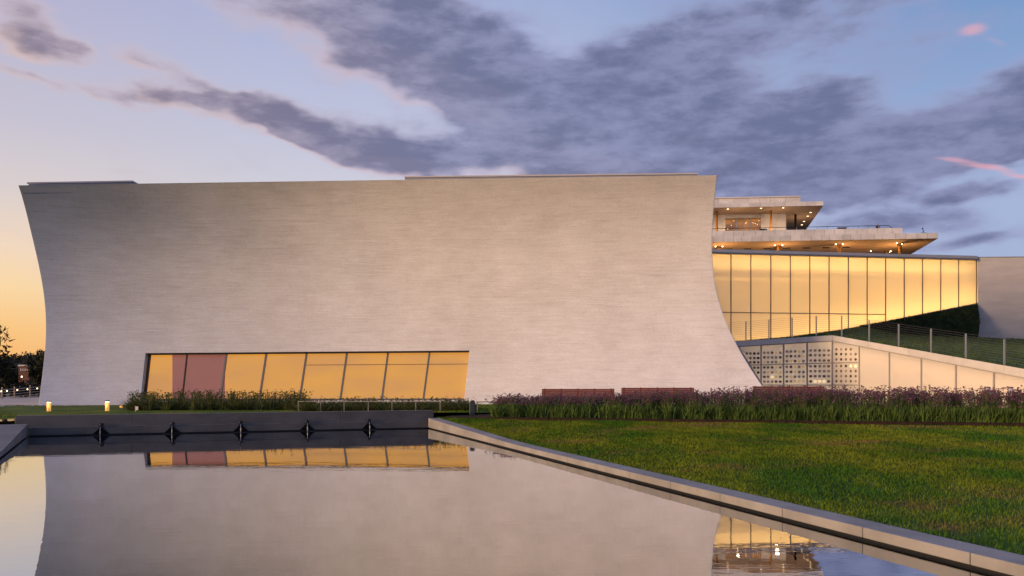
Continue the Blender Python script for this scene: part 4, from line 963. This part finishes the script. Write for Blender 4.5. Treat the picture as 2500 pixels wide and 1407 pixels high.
# ------------------------------------------------------------------ left edge: railing with string lights, trees, far bank
def RLp(px, y, d): return P(px, y, d)
rp = [(-70, 986, 944, 46), (-30, 984, 946, 47), (5, 981.5, 945.5, 48), (35.2, 977.5, 943.8, 49.5), (73.3, 973.5, 940.5, 51.5), (112, 969.5, 937, 53.5)]
rl = thing('promenade_railing', P(35, 978, 49.5), 'distant metal railing at the river path left of the pavilion', 'railing')
for px, yb, yt, d in rp: bar('post', P(px, yb+2, d), P(px, yt, d), .07, .05, M['mullion'], rl, up=(0, 1, 0))
for k in range(5): tube('cable', [P(px, yt+3+(yb-yt)*(k+.5)/5.6, d) for px, yb, yt, d in rp], .012, M['steel'], rl, 4)
fp = [P(px, yb, d) for px, yb, yt, d in rp]
hexa('footing', [fp[0]-Vector((0, .2, .3)), fp[-1]-Vector((0, .2, .3)), fp[-1]-Vector((0, .2, .02)), fp[0]-Vector((0, .2, .02))], [fp[0]+Vector((0, .3, -.3)), fp[-1]+Vector((0, .3, -.3)), fp[-1]+Vector((0, .3, .12)), fp[0]+Vector((0, .3, .12))], M['deck'], rl)
sg = thing('string_lights', P(40, 953, 49), 'string of small warm bulbs hung along the promenade railing', 'lights')
sp_ = [(-20, 957, 47), (3, 955.5, 48), (17.3, 954.5, 48.6), (42.3, 952.3, 49.8), (67, 950.3, 51), (91, 948.5, 52.3), (110, 947, 53.4)]
tube('wire', [P(x_, y-1.2, d-.12) for x_, y, d in sp_], .012, M['black'], sg, 4)
for x_, y, d in sp_[1:]: lathe('bulb', [(.008, -.04), (.032, -.02), (.034, .01), (.012, .04)], M['lamphot'], P(x_, y, d-.12), sg, 8)
for x_, y, d, lab in ((53, 920, 90, 'street lamp among the dark trees across the lower bank'), (50, 943.5, 70, 'small path lamp low among the trees behind the railing')):
    q = P(x_, y, d); t = thing('street_lamp', up(q, q.z-4), lab, 'lamp', 'lamps beyond the railing')
    tube('lamp_post', [up(q, q.z-4), up(q, q.z-.1)], [.06, .04], M['black'], t, 6); lathe('lamp_globe', [(.02, -.08), (.075, -.03), (.075, .03), (.02, .08)], M['lamphot'], q, t, 8)
def crown(name, cen, rad, nl, size, m, root, lumps=14):
    C_ = [(np.array(cen)+rng.normal(0, .5, 3)*np.array(rad)*.9, rng.uniform(.35, .6)) for _ in range(lumps)]
    idx = rng.integers(0, lumps, nl); d = rng.normal(0, 1, (nl, 3)); d /= np.linalg.norm(d, axis=1)[:, None]; r = rng.uniform(.45, 1.0, nl)**.5
    cc = np.array([C_[i][0] for i in idx]); cr_ = np.array([C_[i][1] for i in idx])
    p = cc+d*(r*cr_)[:, None]*np.array(rad); s = size*rng.uniform(.6, 1.3, nl)
    a = rng.normal(0, 1, (nl, 3)); b = rng.normal(0, 1, (nl, 3)); V = np.empty((nl, 3, 3)); V[:, 0] = p; V[:, 1] = p+a*s[:, None]; V[:, 2] = p+b*s[:, None]
    return tris(name, V, np.arange(3*nl), m, root)
def tree(px, yc, d, rx, rz, base_z, label, nl=3600, size=.14):
    c = P(px, yc, d); base = up(c, base_z); t = thing('tree', base, label, 'tree', 'trees on the river bank')
    tube('trunk', [base, base.lerp(c, .5)+Vector((.1, 0, 0)), c], [.28, .2, .08], M['trunk'], t, 8)
    for k in range(6):
        a = k*1.05+.3; s = base.lerp(c, .45+.08*k); tube('limb', [s, s+Vector((math.cos(a)*rx*.5, math.sin(a)*rx*.5, rz*.35)), s+Vector((math.cos(a)*rx*.85, math.sin(a)*rx*.85, rz*.7))], [.09, .06, .02], M['trunk'], t, 5)
    crown('crown', c, (rx, rx, rz), nl, size, M['leafdark'], t)
tree(-52, 905, 58, 1.9, 2.6, -6, 'dark leafy tree cut by the left edge of the view', 4200)
tree(10, 930, 62, 1.2, 1.3, -7, 'low dark tree behind the promenade railing at the far left', 2600)
tree(101, 908, 74, 1.05, 2.0, -8, 'dark rounded tree beside the left foot of the pavilion', 3800)
tree(62, 955, 66, 1.2, .55, -7, 'small dark bush-like tree behind the railing lights', 1500, .12)
# far wooded bank
nT = 900
tx = rng.uniform(-640, -150, nT); ty = rng.uniform(565, 800, nT); tz = ground_h(tx, ty); nl = 46
V = []
for i in range(nT):
    h = rng.uniform(4, 9); r = rng.uniform(3, 6)
    c = np.array([tx[i], ty[i], tz[i]+h*.55]); d = rng.normal(0, 1, (nl, 3)); d /= np.linalg.norm(d, axis=1)[:, None]
    p = c+d*np.array([r, r, h*.55])*(rng.uniform(.6, 1, nl)**.5)[:, None]
    a = rng.normal(0, 1.15, (nl, 3)); b = rng.normal(0, 1.15, (nl, 3)); v = np.empty((nl, 3, 3)); v[:, 0] = p; v[:, 1] = p+a; v[:, 2] = p+b; V.append(v)
V = np.concatenate(V); o = struct(tris('far_woodland', V, np.arange(len(V)*3), M['hillwood']), 'stuff'); o['label'] = 'dark wooded hills on the far river bank'
hb = P(58, 898, 545); t = thing('riverside_house', up(hb, -8), 'small brick house with pale flat roof on the far bank', 'house')
bq = M['brick'] = mat('dull_red_brick', (.16, .07, .05), .8, .3, (.5, .5, .5))
prism('wall', [up(hb, -8)+Vector((-3.6, 0, 0)), up(hb, -8)+Vector((3.6, 0, 0)), up(hb, hb.z+1)+Vector((3.6, 0, 0)), up(hb, hb.z+1)+Vector((-3.6, 0, 0))], (0, 8, 0), bq, t)
prism('roof', [up(hb, hb.z+1.01)+Vector((-4, -.4, 0)), up(hb, hb.z+1.01)+Vector((4, -.4, 0)), up(hb, hb.z+2.0)+Vector((3.4, -.4, 0)), up(hb, hb.z+2.0)+Vector((-3.4, -.4, 0))], (0, 8.8, 0), M['precast'], t)
for k in range(4):
    w_ = up(hb, hb.z-2.2)+Vector((-2.4+k*1.5, -.05, 0)); prism('window', [w_, w_+Vector((.7, 0, 0)), w_+Vector((.7, 0, 1.6)), w_+Vector((0, 0, 1.6))], (0, .1, 0), M['greywall'], t)
